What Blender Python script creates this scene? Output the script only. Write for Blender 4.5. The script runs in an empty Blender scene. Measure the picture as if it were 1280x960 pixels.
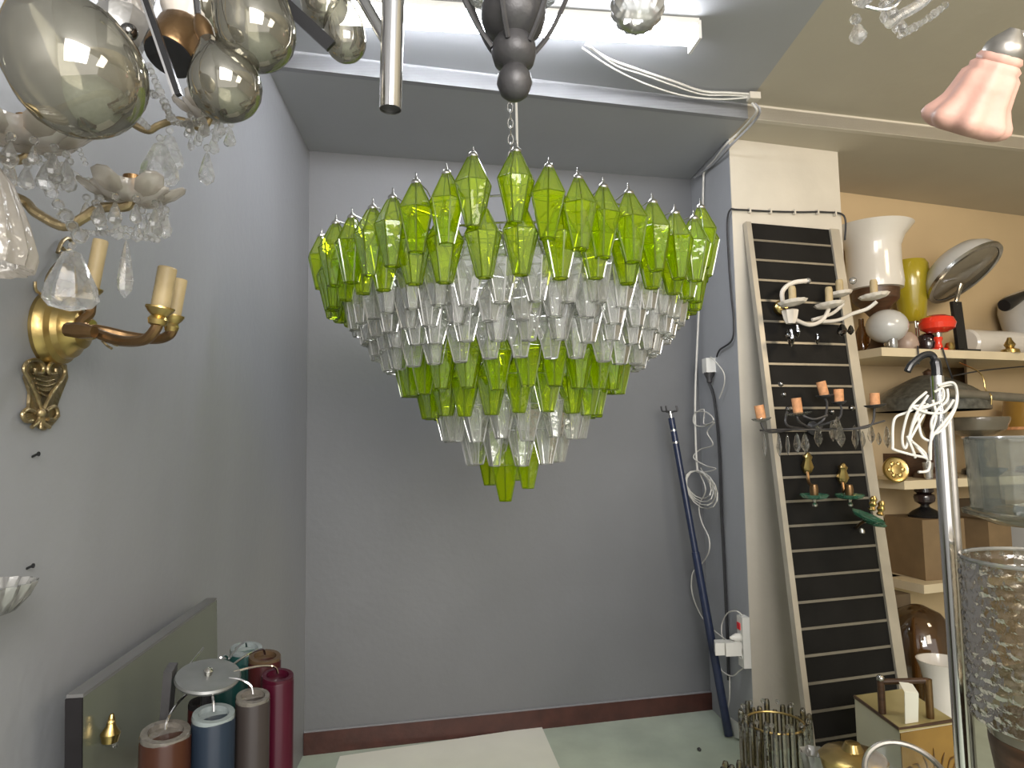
import bpy, math, random
import numpy as np
from mathutils import Vector, Matrix
random.seed(7)
PI = math.pi
COL = bpy.context.scene.collection

# ------------------------------------------------------------------ camera model
F = 850.0
TH = math.atan(70 / F)
RO = .0157
CAM = Vector((0, 0, 1.45))
fw = Vector((0, math.cos(TH), math.sin(TH)))
_u0 = Vector((0, -math.sin(TH), math.cos(TH)))
_r0 = Vector((1, 0, 0))
rt = _r0 * math.cos(RO) - _u0 * math.sin(RO)
up = _u0 * math.cos(RO) + _r0 * math.sin(RO)

def ray(x, y): return fw + rt * ((x - 640) / F) + up * ((480 - y) / F)
def onplane(x, y, p, n):
    d = ray(x, y); return CAM + d * ((Vector(p) - CAM).dot(n) / d.dot(n))
def at(x, y, Y): return onplane(x, y, (0, Y, 0), Vector((0, 1, 0)))
def atz(x, y, Z): return onplane(x, y, (0, 0, Z), Vector((0, 0, 1)))

cd = bpy.data.cameras.new('camera')
cam = bpy.data.objects.new('camera', cd); COL.objects.link(cam)
cd.sensor_width = 36; cd.lens = F / 1280 * 36; cd.clip_start = .01
m3 = Matrix((rt, up, -fw)).transposed()
cam.matrix_world = Matrix.Translation(CAM) @ m3.to_4x4()
bpy.context.scene.camera = cam

# ------------------------------------------------------------------ materials
def _new(name):
    m = bpy.data.materials.new(name); m.use_nodes = True
    nt = m.node_tree; nt.nodes.clear()
    out = nt.nodes.new('ShaderNodeOutputMaterial')
    return m, nt, out
def _noise(nt, scale, detail=4, stretch=None):
    tc = nt.nodes.new('ShaderNodeTexCoord'); mp = nt.nodes.new('ShaderNodeMapping')
    if stretch: mp.inputs['Scale'].default_value = stretch
    nz = nt.nodes.new('ShaderNodeTexNoise'); nz.inputs['Scale'].default_value = scale
    nz.inputs['Detail'].default_value = detail
    nt.links.new(tc.outputs['Object'], mp.inputs['Vector']); nt.links.new(mp.outputs['Vector'], nz.inputs['Vector'])
    return nz
def _ramp(nt, src, a, b, c0, c1):
    r = nt.nodes.new('ShaderNodeValToRGB')
    r.color_ramp.elements[0].position = a; r.color_ramp.elements[1].position = b
    r.color_ramp.elements[0].color = (*c0, 1); r.color_ramp.elements[1].color = (*c1, 1)
    nt.links.new(src, r.inputs['Fac']); return r
def solid(name, c, rough=.5, metal=0, var=.12, scale=12, bump=0, bscale=60, spec=.5, stretch=None, trans=0, sss=0, coat=0):
    m, nt, out = _new(name)
    b = nt.nodes.new('ShaderNodeBsdfPrincipled')
    nz = _noise(nt, scale, 4, stretch)
    rp = _ramp(nt, nz.outputs['Fac'], .3, .7, [x * (1 - var) for x in c], [min(1, x * (1 + var)) for x in c])
    nt.links.new(rp.outputs['Color'], b.inputs['Base Color'])
    b.inputs['Roughness'].default_value = rough; b.inputs['Metallic'].default_value = metal
    b.inputs['Specular IOR Level'].default_value = spec
    b.inputs['Transmission Weight'].default_value = trans
    b.inputs['Coat Weight'].default_value = coat
    if sss:
        b.inputs['Subsurface Weight'].default_value = sss; b.inputs['Subsurface Radius'].default_value = (.02, .02, .02)
    if bump:
        nb = _noise(nt, bscale, 3); bp = nt.nodes.new('ShaderNodeBump')
        bp.inputs['Strength'].default_value = bump; bp.inputs['Distance'].default_value = .01
        nt.links.new(nb.outputs['Fac'], bp.inputs['Height']); nt.links.new(bp.outputs['Normal'], b.inputs['Normal'])
    nt.links.new(b.outputs['BSDF'], out.inputs['Surface'])
    return m
def thin_glass(name, c, dark, diff=.1, diffc=None, gloss=.25, rough=.04, bump=0, bscale=40, tl=.5):
    """thin blown glass: tinted see-through wall, darker where it is seen edge-on, a glossy coat and a little body"""
    m, nt, out = _new(name)
    lw = nt.nodes.new('ShaderNodeLayerWeight'); lw.inputs['Blend'].default_value = .35
    pw = nt.nodes.new('ShaderNodeMath'); pw.operation = 'POWER'; pw.inputs[1].default_value = 2.2
    nt.links.new(lw.outputs['Facing'], pw.inputs[0])
    cr = nt.nodes.new('ShaderNodeMix'); cr.data_type = 'RGBA'
    cr.inputs['A'].default_value = (*c, 1); cr.inputs['B'].default_value = (*dark, 1)
    nt.links.new(pw.outputs[0], cr.inputs['Factor'])
    tr = nt.nodes.new('ShaderNodeBsdfTransparent'); nt.links.new(cr.outputs['Result'], tr.inputs['Color'])
    df = nt.nodes.new('ShaderNodeBsdfDiffuse'); tlb = nt.nodes.new('ShaderNodeBsdfTranslucent')
    dc = diffc or c
    df.inputs['Color'].default_value = (*dc, 1); tlb.inputs['Color'].default_value = (*dc, 1)
    mx0 = nt.nodes.new('ShaderNodeMixShader'); mx0.inputs[0].default_value = tl
    nt.links.new(df.outputs[0], mx0.inputs[1]); nt.links.new(tlb.outputs[0], mx0.inputs[2])
    mx1 = nt.nodes.new('ShaderNodeMixShader'); mx1.inputs[0].default_value = diff
    nt.links.new(tr.outputs[0], mx1.inputs[1]); nt.links.new(mx0.outputs[0], mx1.inputs[2])
    gl = nt.nodes.new('ShaderNodeBsdfGlossy'); gl.inputs['Roughness'].default_value = rough
    fr = nt.nodes.new('ShaderNodeMath'); fr.operation = 'MULTIPLY_ADD'
    fr.inputs[1].default_value = gloss * 1.6; fr.inputs[2].default_value = gloss * .25
    nt.links.new(lw.outputs['Fresnel'], fr.inputs[0])
    mx2 = nt.nodes.new('ShaderNodeMixShader'); nt.links.new(fr.outputs[0], mx2.inputs[0])
    nt.links.new(mx1.outputs[0], mx2.inputs[1]); nt.links.new(gl.outputs[0], mx2.inputs[2])
    if bump:
        nb = _noise(nt, bscale, 2); bp = nt.nodes.new('ShaderNodeBump')
        bp.inputs['Strength'].default_value = bump; bp.inputs['Distance'].default_value = .01
        nt.links.new(nb.outputs['Fac'], bp.inputs['Height'])
        for n in (gl, lw): nt.links.new(bp.outputs['Normal'], n.inputs['Normal'])
    nt.links.new(mx2.outputs[0], out.inputs['Surface'])
    return m
def crystal(name, c=(1, 1, 1), rough=.02, lo=.06, hi=.4):
    m, nt, out = _new(name)
    g = nt.nodes.new('ShaderNodeBsdfGlass'); g.inputs['Color'].default_value = (*c, 1)
    g.inputs['IOR'].default_value = 1.5; g.inputs['Roughness'].default_value = rough
    t = nt.nodes.new('ShaderNodeBsdfTransparent'); mx = nt.nodes.new('ShaderNodeMixShader'); mx.inputs[0].default_value = .35
    d = nt.nodes.new('ShaderNodeBsdfTranslucent'); d.inputs['Color'].default_value = (1, .98, .93, 1)
    mx2 = nt.nodes.new('ShaderNodeMixShader'); mx2.inputs[0].default_value = .1
    nz = _noise(nt, 60, 2)
    rp = _ramp(nt, nz.outputs['Fac'], .35, .65, (lo,) * 3, (hi,) * 3)
    nt.links.new(rp.outputs['Color'], mx2.inputs[0])
    nt.links.new(g.outputs[0], mx.inputs[1]); nt.links.new(t.outputs[0], mx.inputs[2])
    nt.links.new(mx.outputs[0], mx2.inputs[1]); nt.links.new(d.outputs[0], mx2.inputs[2])
    nt.links.new(mx2.outputs[0], out.inputs['Surface'])
    return m
def emit(name, c, s):
    m, nt, out = _new(name)
    e = nt.nodes.new('ShaderNodeEmission'); e.inputs['Color'].default_value = (*c, 1); e.inputs['Strength'].default_value = s
    nt.links.new(e.outputs[0], out.inputs['Surface']); return m
def mirror_glass(name, c=(.5, .485, .43), tr=.35):
    m, nt, out = _new(name)
    lw = nt.nodes.new('ShaderNodeLayerWeight'); lw.inputs['Blend'].default_value = .4
    gl = nt.nodes.new('ShaderNodeBsdfGlossy'); gl.inputs['Roughness'].default_value = .05; gl.inputs['Color'].default_value = (*c, 1)
    t = nt.nodes.new('ShaderNodeBsdfTransparent'); t.inputs['Color'].default_value = (.62, .61, .54, 1)
    df = nt.nodes.new('ShaderNodeBsdfDiffuse'); df.inputs['Color'].default_value = (.28, .265, .22, 1)
    a = nt.nodes.new('ShaderNodeMixShader'); a.inputs[0].default_value = .28
    nt.links.new(t.outputs[0], a.inputs[1]); nt.links.new(df.outputs[0], a.inputs[2])
    b = nt.nodes.new('ShaderNodeMixShader')
    ma = nt.nodes.new('ShaderNodeMath'); ma.operation = 'MULTIPLY_ADD'; ma.inputs[1].default_value = .6; ma.inputs[2].default_value = 1 - tr - .33
    nt.links.new(lw.outputs['Facing'], ma.inputs[0]); nt.links.new(ma.outputs[0], b.inputs[0])
    nz = _noise(nt, 9, 3); bp = nt.nodes.new('ShaderNodeBump'); bp.inputs['Strength'].default_value = .08
    nt.links.new(nz.outputs['Fac'], bp.inputs['Height']); nt.links.new(bp.outputs[0], gl.inputs['Normal'])
    nt.links.new(a.outputs[0], b.inputs[1]); nt.links.new(gl.outputs[0], b.inputs[2])
    nt.links.new(b.outputs[0], out.inputs['Surface']); return m

M = {}
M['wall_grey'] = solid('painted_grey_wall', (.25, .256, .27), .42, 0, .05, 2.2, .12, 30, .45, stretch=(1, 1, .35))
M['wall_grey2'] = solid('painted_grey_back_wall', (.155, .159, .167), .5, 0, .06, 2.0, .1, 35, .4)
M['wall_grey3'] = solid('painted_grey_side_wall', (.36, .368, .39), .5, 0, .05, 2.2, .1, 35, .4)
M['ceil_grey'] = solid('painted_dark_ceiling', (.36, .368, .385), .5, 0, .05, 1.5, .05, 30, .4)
M['ceil_trim'] = solid('painted_pale_step', (.27, .275, .29), .5, 0, .04, 3)
M['beige'] = solid('beige_paint', (.50, .455, .37), .6, 0, .05, 2, .08, 30, .3)
M['beige_wall'] = solid('warm_beige_wall', (.55, .42, .25), .6, 0, .06, 2, .08, 30, .3)
M['pillar'] = solid('cream_plaster', (.58, .535, .455), .55, 0, .06, 4, .15, 25, .3)
M['floor'] = solid('green_grey_floor', (.44, .50, .42), .45, 0, .12, 5, .1, 40, .4)
M['skirt'] = solid('red_brown_skirting', (.055, .018, .013), .45, 0, .25, 14, .15, 40)
M['white_board'] = solid('off_white_board', (.80, .80, .72), .45, 0, .03, 6)
M['white_plastic'] = solid('white_plastic', (.75, .74, .7), .35, 0, .03, 10)
M['white_cord'] = solid('white_cord', (.6, .58, .53), .45, 0, .04, 30)
M['grey_cord'] = solid('grey_painted_cord', (.33, .33, .34), .5, 0, .05, 20)
M['dark_cord'] = solid('dark_cord', (.03, .03, .033), .5, 0, .1, 20)
M['red'] = solid('red_switch', (.7, .03, .04), .3, 0, .05, 10)
M['red_gloss'] = solid('red_gloss', (.75, .045, .02), .12, 0, .05, 6, coat=.5)
M['navy'] = solid('navy_painted_pole', (.018, .026, .06), .3, 0, .15, 20)
M['iron'] = solid('black_iron', (.06, .058, .06), .45, .3, .2, 20, .1, 90)
M['black'] = solid('black_lacquer', (.012, .012, .013), .25, 0, .1, 15)
M['black_board'] = solid('dark_slat_board', (.009, .0085, .008), .6, 0, .3, 5, .1, 40, .15)
M['chrome'] = solid('chrome', (.72, .71, .7), .12, 1, .03, 8)
M['nickel'] = solid('aged_nickel', (.5, .49, .46), .25, 1, .15, 30)
M['alu'] = solid('slat_rail_aluminium', (.27, .25, .21), .4, .7, .1, 15)
M['alu_frame'] = solid('panel_edge_frame', (.44, .4, .33), .4, .3, .08, 10)
M['brass'] = solid('aged_brass', (.52, .38, .15), .28, 1, .2, 12, .08, 50)
M['brass_dark'] = solid('dark_patinated_brass', (.3, .235, .13), .36, .85, .45, 30, .3, 90)
M['bronze'] = solid('brown_bronze', (.2, .12, .055), .3, .8, .3, 14, .1, 60)
M['candle'] = solid('aged_ivory_sleeve', (.40, .31, .165), .5, 0, .15, 20, .15, 60)
M['cork'] = solid('orange_cork_sleeve', (.62, .3, .14), .7, 0, .2, 60, .2, 120)
M['porcelain'] = solid('milky_glass', (.72, .66, .58), .25, 0, .06, 20)
M['opal'] = solid('opal_white_glass', (.66, .63, .58), .15, 0, .03, 6, coat=.3)
M['opal_grey'] = solid('grey_white_glass', (.5, .5, .49), .2, 0, .04, 6, coat=.3)
M['olive'] = solid('olive_yellow_glass', (.36, .29, .02), .18, 0, .1, 8, coat=.4)
M['amber'] = solid('amber_glass', (.3, .17, .035), .25, 0, .15, 8, coat=.3)
M['dark_glass'] = solid('dark_plum_glass', (.03, .018, .018), .1, 0, .1, 8, coat=.5)
M['pinkish'] = solid('dusty_pink_glass', (.36, .27, .22), .35, 0, .1, 12)
M['pink'] = solid('frosted_pink_glass', (.56, .33, .265), .5, 0, .1, 14, .2, 30, sss=.05, spec=.3)
M['pewter'] = solid('brushed_pewter', (.34, .32, .29), .35, .8, .15, 30)
M['lead'] = solid('leaded_grey_glass', (.085, .085, .075), .3, .1, .5, 35, .2, 60, coat=.3)
M['smoke'] = solid('smoky_grey_glass', (.16, .14, .105), .2, 0, .15, 8, coat=.4)
M['wood_dark'] = solid('dark_brown_wood', (.07, .035, .018), .4, 0, .35, 12, .1, 40, stretch=(1, 1, 8))
M['cardboard'] = solid('brown_cardboard', (.2, .135, .07), .7, 0, .1, 10)
M['cardboard_d'] = solid('dull_brown_cardboard', (.12, .085, .05), .7, 0, .1, 10)
M['cream'] = solid('cream_acrylic', (.66, .62, .45), .35, 0, .04, 8)
M['tan'] = solid('tan_acrylic_top', (.42, .35, .16), .3, 0, .08, 8)
M['shelf'] = solid('cream_shelf_board', (.62, .53, .37), .5, 0, .05, 8)
M['green_board'] = solid('green_grey_sheet', (.115, .125, .092), .2, 0, .06, 3, coat=.2)
M['edge_pale'] = solid('pale_sheet_edge', (.13, .13, .13), .4, 0, .08, 10)
M['near_black'] = solid('dark_sheet_end', (.016, .015, .016), .9, 0, .2, 8, spec=.1)
M['zinc'] = solid('brushed_zinc', (.2, .205, .2), .38, .7, .15, 18)
M['tube_brown'] = solid('brown_glass_tube', (.04, .013, .006), .3, 0, .15, 6, spec=.3, coat=.12)
M['tube_blue'] = solid('slate_blue_glass_tube', (.012, .02, .033), .3, 0, .15, 6, spec=.3, coat=.12)
M['tube_grey'] = solid('taupe_glass_tube', (.032, .026, .024), .3, 0, .15, 6, spec=.3, coat=.12)
M['tube_crimson'] = solid('crimson_glass_tube', (.042, .003, .011), .3, 0, .1, 6, spec=.3, coat=.12)
M['tube_red'] = solid('dark_red_glass_tube', (.04, .006, .007), .3, 0, .15, 6, spec=.3, coat=.12)
M['tube_teal'] = solid('deep_teal_glass_tube', (.012, .055, .05), .3, 0, .15, 6, spec=.3, coat=.12)
M['tube_amber'] = solid('amber_brown_glass_tube', (.08, .05, .027), .3, 0, .15, 6, spec=.3, coat=.12)
M['rim_clear'] = solid('pale_glass_rim', (.2, .23, .23), .2, 0, .15, 40, coat=.5)
M['rim_grey'] = solid('cut_glass_rim', (.12, .108, .092), .2, 0, .25, 50, .3, 80, coat=.5)
M['emit'] = emit('fluorescent_glow', (.93, .95, 1.0), 36)
M['green_glass'] = thin_glass('lime_green_glass', (.84, .93, .09), (.26, .42, .006), .2, (.66, .88, .006), .13, .05, .3, 22, .65)
M['green_edge'] = thin_glass('lime_green_glass_edge', (.2, .32, .008), (.05, .11, .002), .24, (.66, .88, .01), .4, .1, 0, 40, .55)
M['clear_glass'] = thin_glass('clear_glass', (.96, .97, .95), (.52, .53, .5), .17, (1, .99, .95), .32, .05, .35, 24, .6)
M['clear_edge'] = thin_glass('clear_glass_edge', (.8, .8, .78), (.36, .36, .34), .34, (1, .99, .95), .7, .1, 0, 40, .5)
M['clear_sheet'] = thin_glass('grey_clear_glass', (.9, .92, .9), (.3, .33, .32), .06, (.7, .75, .75), .3, .04, .1, 15)
M['bubble'] = thin_glass('bubbled_clear_glass', (.62, .57, .47), (.18, .15, .1), .13, (.3, .26, .2), .42, .1, .5, 55)
M['rod_glass'] = thin_glass('olive_tinted_glass_rod', (.82, .77, .6), (.25, .2, .1), .05, (.45, .4, .28), .6, .06, .2, 40)
M['green_dish'] = thin_glass('sea_green_glass_dish', (.3, .62, .46), (.08, .3, .2), .35, (.16, .5, .36), .4, .06)
M['smoke_thin'] = thin_glass('smoked_brown_glass', (.5, .36, .2), (.16, .1, .05), .2, (.2, .13, .07), .3, .04)
M['frost'] = thin_glass('frosted_ripple_glass', (.9, .87, .83), (.75, .72, .68), .45, (.9, .84, .76), .3, .2, .6, 60, .75)
M['crystal'] = crystal('cut_crystal')
M['crystal_clear'] = crystal('clear_cut_crystal', lo=.02, hi=.12)
M['crystal_dark'] = thin_glass('dark_smoke_crystal', (.25, .22, .18), (.06, .05, .04), .1, (.1, .1, .1), .6, .04, .2, 60)
M['mirror_glass'] = mirror_glass('smoky_mirrored_glass')
M['mirror_dark'] = mirror_glass('dark_mirrored_glass', (.42, .41, .36), .3)

# ------------------------------------------------------------------ mesh helpers
def frame(axis):
    a = Vector(axis).normalized()
    t = Vector((0, 0, 1)) if abs(a.z) < .9 else Vector((1, 0, 0))
    u = a.cross(t).normalized(); v = a.cross(u).normalized()
    return u, v, a
class MB:
    def __init__(s): s.v = []; s.f = []; s.m = []
    def add(s, vs, fs, mi=0):
        o = len(s.v); s.v += [Vector(p) for p in vs]
        s.f += [[i + o for i in f] for f in fs]; s.m += [mi] * len(fs); return s
    def hexa(s, p, mi=0):   # 8 points: bottom 4, top 4
        return s.add(p, [(3, 2, 1, 0), (4, 5, 6, 7), (0, 1, 5, 4), (1, 2, 6, 5), (2, 3, 7, 6), (3, 0, 4, 7)], mi)
    def box(s, c, size, u=(1, 0, 0), v=(0, 1, 0), w=(0, 0, 1), mi=0):
        c, u, v, w = Vector(c), Vector(u) * size[0] / 2, Vector(v) * size[1] / 2, Vector(w) * size[2] / 2
        q = [c - u - v, c + u - v, c + u + v, c - u + v]
        return s.hexa([x - w for x in q] + [x + w for x in q], mi)
    def slab(s, poly, off, mi=0):   # polygon extruded by vector off
        n = len(poly); off = Vector(off); P = [Vector(p) for p in poly]
        return s.add(P + [p + off for p in P], [list(range(n))[::-1], list(range(n, 2 * n))] + [(i, (i + 1) % n, n + (i + 1) % n, n + i) for i in range(n)], mi)
    def tube(s, pts, r, seg=8, closed=False, mi=0, flat=None):
        P = [Vector(p) for p in pts]; n = len(P)
        R = list(r) if isinstance(r, (list, tuple)) else [r] * n
        vs = []; prev = None
        for i in range(n):
            a = P[(i - 1) % n] if (closed or i > 0) else P[i]
            b = P[(i + 1) % n] if (closed or i < n - 1) else P[i]
            t = (b - a)
            t = t.normalized() if t.length > 1e-9 else Vector((0, 0, 1))
            if prev is None: u = frame(t)[0]
            else:
                u = prev - t * prev.dot(t)
                u = u.normalized() if u.length > 1e-6 else frame(t)[0]
            prev = u; w = t.cross(u)
            for k in range(seg):
                an = 2 * PI * k / seg
                vs.append(P[i] + (u * math.cos(an) + w * math.sin(an) * (flat or 1)) * R[i])
        fs = []
        for i in range(n if closed else n - 1):
            j = (i + 1) % n
            for k in range(seg):
                fs.append((i * seg + k, i * seg + (k + 1) % seg, j * seg + (k + 1) % seg, j * seg + k))
        if not closed: fs += [list(range(seg))[::-1], [(n - 1) * seg + k for k in range(seg)]]
        return s.add(vs, fs, mi)
    def lathe(s, prof, o, axis=(0, 0, 1), seg=24, scal=None, flat=1, cap=True, mi=0, rot=0, uref=None):
        u, v, a = frame(axis); o = Vector(o)
        if uref is not None:
            u = Vector(uref); u = (u - a * u.dot(a)).normalized(); v = a.cross(u)
        vs = []
        for (r, z) in prof:
            for k in range(seg):
                an = 2 * PI * k / seg + rot; rr = r
                if scal: rr = r * (1 + scal[1] * math.cos(scal[0] * an) * min(1, (r / max(p[0] for p in prof)) ** 2))
                vs.append(o + a * z + (u * math.cos(an) + v * math.sin(an) * flat) * rr)
        n = len(prof); fs = []
        for i in range(n - 1):
            for k in range(seg):
                fs.append((i * seg + k, i * seg + (k + 1) % seg, (i + 1) * seg + (k + 1) % seg, (i + 1) * seg + k))
        if cap:
            if prof[0][0] > 1e-5: fs.append(list(range(seg))[::-1])
            if prof[-1][0] > 1e-5: fs.append([(n - 1) * seg + k for k in range(seg)])
        return s.add(vs, fs, mi)
    def ball(s, c, r, seg=16, rings=10, axis=(0, 0, 1), mi=0):
        rx, rz = (r, r) if not isinstance(r, tuple) else r
        return s.lathe([(rx * math.sin(PI * i / rings), -rz * math.cos(PI * i / rings)) for i in range(rings + 1)], c, axis, seg, mi=mi)
    def build(s, name, mat, parent=None, sm=35):
        me = bpy.data.meshes.new(name)
        L = Vector((0, 0, 0))
        if parent is not None: L = wloc(parent)
        elif s.v:
            xs = [p.x for p in s.v]; ys = [p.y for p in s.v]; zs = [p.z for p in s.v]
            L = Vector(((min(xs) + max(xs)) / 2, (min(ys) + max(ys)) / 2, min(zs)))
        me.from_pydata([tuple(p - L) for p in s.v], [], s.f)
        mats = mat if isinstance(mat, (list, tuple)) else [mat]
        for k in mats: me.materials.append(M[k])
        me.polygons.foreach_set('material_index', s.m)
        import bmesh
        bm = bmesh.new(); bm.from_mesh(me)
        bmesh.ops.remove_doubles(bm, verts=bm.verts, dist=1e-6)
        bmesh.ops.recalc_face_normals(bm, faces=bm.faces); bm.to_mesh(me); bm.free()
        if sm:
            me.polygons.foreach_set('use_smooth', [True] * len(me.polygons))
            me.set_sharp_from_angle(angle=math.radians(sm))
        o = bpy.data.objects.new(name, me); COL.objects.link(o)
        if parent is not None: o.parent = parent
        else: o.location = L
        return o
def wloc(o):
    l = Vector((0, 0, 0))
    while o is not None: l = l + o.location; o = o.parent
    return l
def thing(name, label, cat, loc, group=None):
    o = bpy.data.objects.new(name, None); COL.objects.link(o); o.location = Vector(loc); o.empty_display_size = .05
    return tag(o, label, cat, group)
def tag(o, label, cat, group=None):
    o['label'] = label; o['category'] = cat
    if group: o['group'] = group
    return o
def struct(name, mb, mat, parent=None, sm=0):
    o = mb.build(name, mat, parent, sm)
    if parent is None: o['kind'] = 'structure'
    return o
def spl(pts, n=6, closed=False):
    P = [Vector(p) for p in pts]; out = []; N = len(P)
    rng = range(N) if closed else range(N - 1)
    for i in rng:
        if closed: p0, p1, p2, p3 = P[i - 1], P[i], P[(i + 1) % N], P[(i + 2) % N]
        else: p0, p1, p2, p3 = P[max(i - 1, 0)], P[i], P[i + 1], P[min(i + 2, N - 1)]
        for k in range(n):
            t = k / n
            out.append(.5 * ((2 * p1) + (p2 - p0) * t + (2 * p0 - 5 * p1 + 4 * p2 - p3) * t * t + (3 * p1 - p0 - 3 * p2 + p3) * t ** 3))
    if not closed: out.append(P[-1])
    return out

# ------------------------------------------------------------------ the room
ZC, ZF = 2.915, 2.985                       # ceiling of the niche, ceiling nearer the shop
B0, B1 = Vector((-1.002, 3.312, 0)), Vector((1.040, 3.775, 0))     # back wall ends
P0, P1 = Vector((1.088, 3.243, 0)), Vector((1.711, 3.425, 0))      # column front
L1 = B0 + Vector((-.930 + .999, 2.526 - 3.324, 0)).normalized() * 5.6   # left wall, towards the shop
A0, A1 = Vector((1.45, 3.82, 0)), Vector((4.7, 4.934, 0))          # far alcove wall
R0, R1 = Vector((-.93, 2.526, 0)), Vector((2.75, 3.44, 0))         # riser between the ceilings
def V(p, z): return Vector((p[0], p[1], z))
def wallslab(a, b, z0, z1, out, th=.08):
    return MB().slab([V(a, z0), V(b, z0), V(b, z1), V(a, z1)], Vector(out) * th)
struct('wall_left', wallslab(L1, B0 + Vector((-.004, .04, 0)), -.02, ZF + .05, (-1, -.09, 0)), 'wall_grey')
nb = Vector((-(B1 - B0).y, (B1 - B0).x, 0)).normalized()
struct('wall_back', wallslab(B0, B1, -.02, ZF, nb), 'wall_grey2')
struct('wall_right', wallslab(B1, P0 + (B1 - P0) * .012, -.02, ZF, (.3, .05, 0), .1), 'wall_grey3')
pm = MB(); pn_ = Vector(((P1 - P0).y, -(P1 - P0).x, 0)).normalized()
pm.slab([V(P0, -.02), V(P1, -.02), V(P1 - pn_ * .5 + Vector((-.05, 0, 0)), -.02), V(P0 - pn_ * .3 + Vector((.12, 0, 0)), -.02)], (0, 0, ZF))
struct('wall_column', pm, 'pillar')
na = Vector((-(A1 - A0).y, (A1 - A0).x, 0)).normalized()
struct('wall_alcove', wallslab(A0, A1, -.02, ZF, na), 'beige_wall')
struct('wall_side', wallslab(A1, Vector((4.55, -2.2, 0)), -.02, ZF + .05, (1, 0, 0)), 'beige')
fm = MB(); fm.box((1.5, 1.3, -.05), (7.2, 7.6, .1)); struct('floor', fm, 'floor')
def ceil_grid(poly, z, name, mat):
    struct(name, MB().slab([V(p, z) for p in poly], (0, 0, .06)), mat)
S0, S1, S2 = Vector((1.090, 3.243, 0)), Vector((1.108, 2.985, 0)), Vector((1.126, 2.289, 0))   # paint edge
Rm = R0 + (R1 - R0) * ((1.110 - R0.x) / (R1.x - R0.x))
Rl = R0 + (R1 - R0) * -.05
Rr = R0 + (R1 - R0) * 1.6
ceil_grid([Rl, Rm, S0, B1 + nb * .05, B0 + nb * .05], ZC, 'ceiling', 'ceil_grey')
ceil_grid([Rm, Rr, A1 + na * .05, A0 + na * .05, S0], ZC, 'ceiling', 'beige')
S3 = Vector((1.17, -2.2, 0))
ceil_grid([L1 + Vector((-.1, 0, 0)), S3, S2, Rm, Rl], ZF, 'ceiling', 'ceil_grey')
ceil_grid([S3, Vector((4.7, -2.2, 0)), Rr, Rm, S2], ZF, 'ceiling', 'beige')
nr = Vector((-(R1 - R0).y, (R1 - R0).x, 0)).normalized()
struct('trim_1', MB().slab([V(Rl, ZC - .001), V(Rm, ZC - .001), V(Rm, ZF), V(Rl, ZF)], nr * .03), 'ceil_trim')
struct('trim_2', MB().slab([V(Rm, ZC - .001), V(Rr, ZC - .001), V(Rr, ZF), V(Rm, ZF)], nr * .03), 'pillar')
bdir = (B1 - B0).normalized()
bbm = MB(); bbm.slab([V(B0, 0), V(B1, 0), V(B1, .088), V(B0 + bdir * 0, .1)], -nb * .018)
struct('baseboard_back', bbm, 'skirt')
lm = MB(); lm.slab([V(B0 + bdir * .0, .1), V(B1, .088), V(B1, .093), V(B0, .105)], -nb * .012)
struct('trim_3', lm, 'wall_grey')

def rw(x, y, off=.012):      # right niche wall
    d = (P0 - B1); n = Vector((-d.y, d.x, 0)).normalized()
    if n.x > 0: n = -n
    p = onplane(x, y, B1 + n * off, n)
    if p.y > 3.66: p = at(x, y, 3.66)
    return p
LN = Vector(((B0 - L1).y, -(B0 - L1).x, 0)).normalized()      # left wall normal into the room
if LN.x < 0: LN = -LN
LD = (B0 - L1).normalized()
def lw(x, y, off=.01): return onplane(x, y, B0 + LN * off, LN)
PD = (P1 - P0).normalized()
def pil(x, y, off=.01): return onplane(x, y, P0 + pn_ * off, pn_)
def ceilpt(x, y, drop=.02):
    p = atz(x, y, ZF - drop)
    q = onplane(x, y, R0 - nr * .02, nr)
    return q if q.y < p.y else p

# ------------------------------------------------------------------ light and world
w = bpy.data.worlds.new('world'); bpy.context.scene.world = w; w.use_nodes = True
bg = w.node_tree.nodes['Background']; bg.inputs[0].default_value = (1, .96, .92, 1); bg.inputs[1].default_value = 1.05
def area(name, loc, target, size, power, col):
    l = bpy.data.lights.new(name, 'AREA'); l.size = size; l.energy = power; l.color = col
    o = bpy.data.objects.new(name, l); COL.objects.link(o); o.location = loc
    o.rotation_euler = (Vector(target) - Vector(loc)).to_track_quat('-Z', 'Y').to_euler(); return o
area('shop_lamp_fill', (.6, -1.3, 2.35), (.1, 3.0, 1.2), 1.5, 76, (1, .96, .92))  # unseen fill for the shop lighting, hung low to even out frontal light
area('shop_lamp_fill', (2.9, 2.0, 2.85), (2.7, 3.6, 1.2), .5, 11, (1, .8, .55))
area('shop_lamp_fill', (2.1, -.5, 2.2), (1.6, 2.8, .8), 1.0, 20, (1, .9, .74))  # unseen warm fill added to brighten the column

# fluorescent batten on the nearer ceiling
T1p, T0p = atz(868, 45, ZF - .04), atz(500, 22, ZF - .04)
td = (T1p - T0p).normalized(); T0p = T1p - td * 1.34
tn = Vector((-td.y, td.x, 0)).normalized(); tc = (T0p + T1p) / 2
t = thing('fluorescent_light', 'long glowing white fluorescent batten across the dark grey ceiling', 'light', (tc.x, tc.y, ZF - .07))
MB().box((tc.x, tc.y, ZF - .012), (1.34, .1, .022), td, tn).build('housing', 'white_plastic', t)
dm = MB()
prof = [(.047 * math.cos(PI * k / 8), -.05 * math.sin(PI * k / 8)) for k in range(9)]
dm.slab([V(T0p + td * .012 + tn * a, ZF - .024 + b) for a, b in prof], td * 1.316)
dm.build('diffuser', 'emit', t, 50)
for e in (T0p, T1p):
    MB().box((e.x, e.y, ZF - .045), (.012, .104, .07), td, tn).build('end_cap', 'white_plastic', t)

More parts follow.
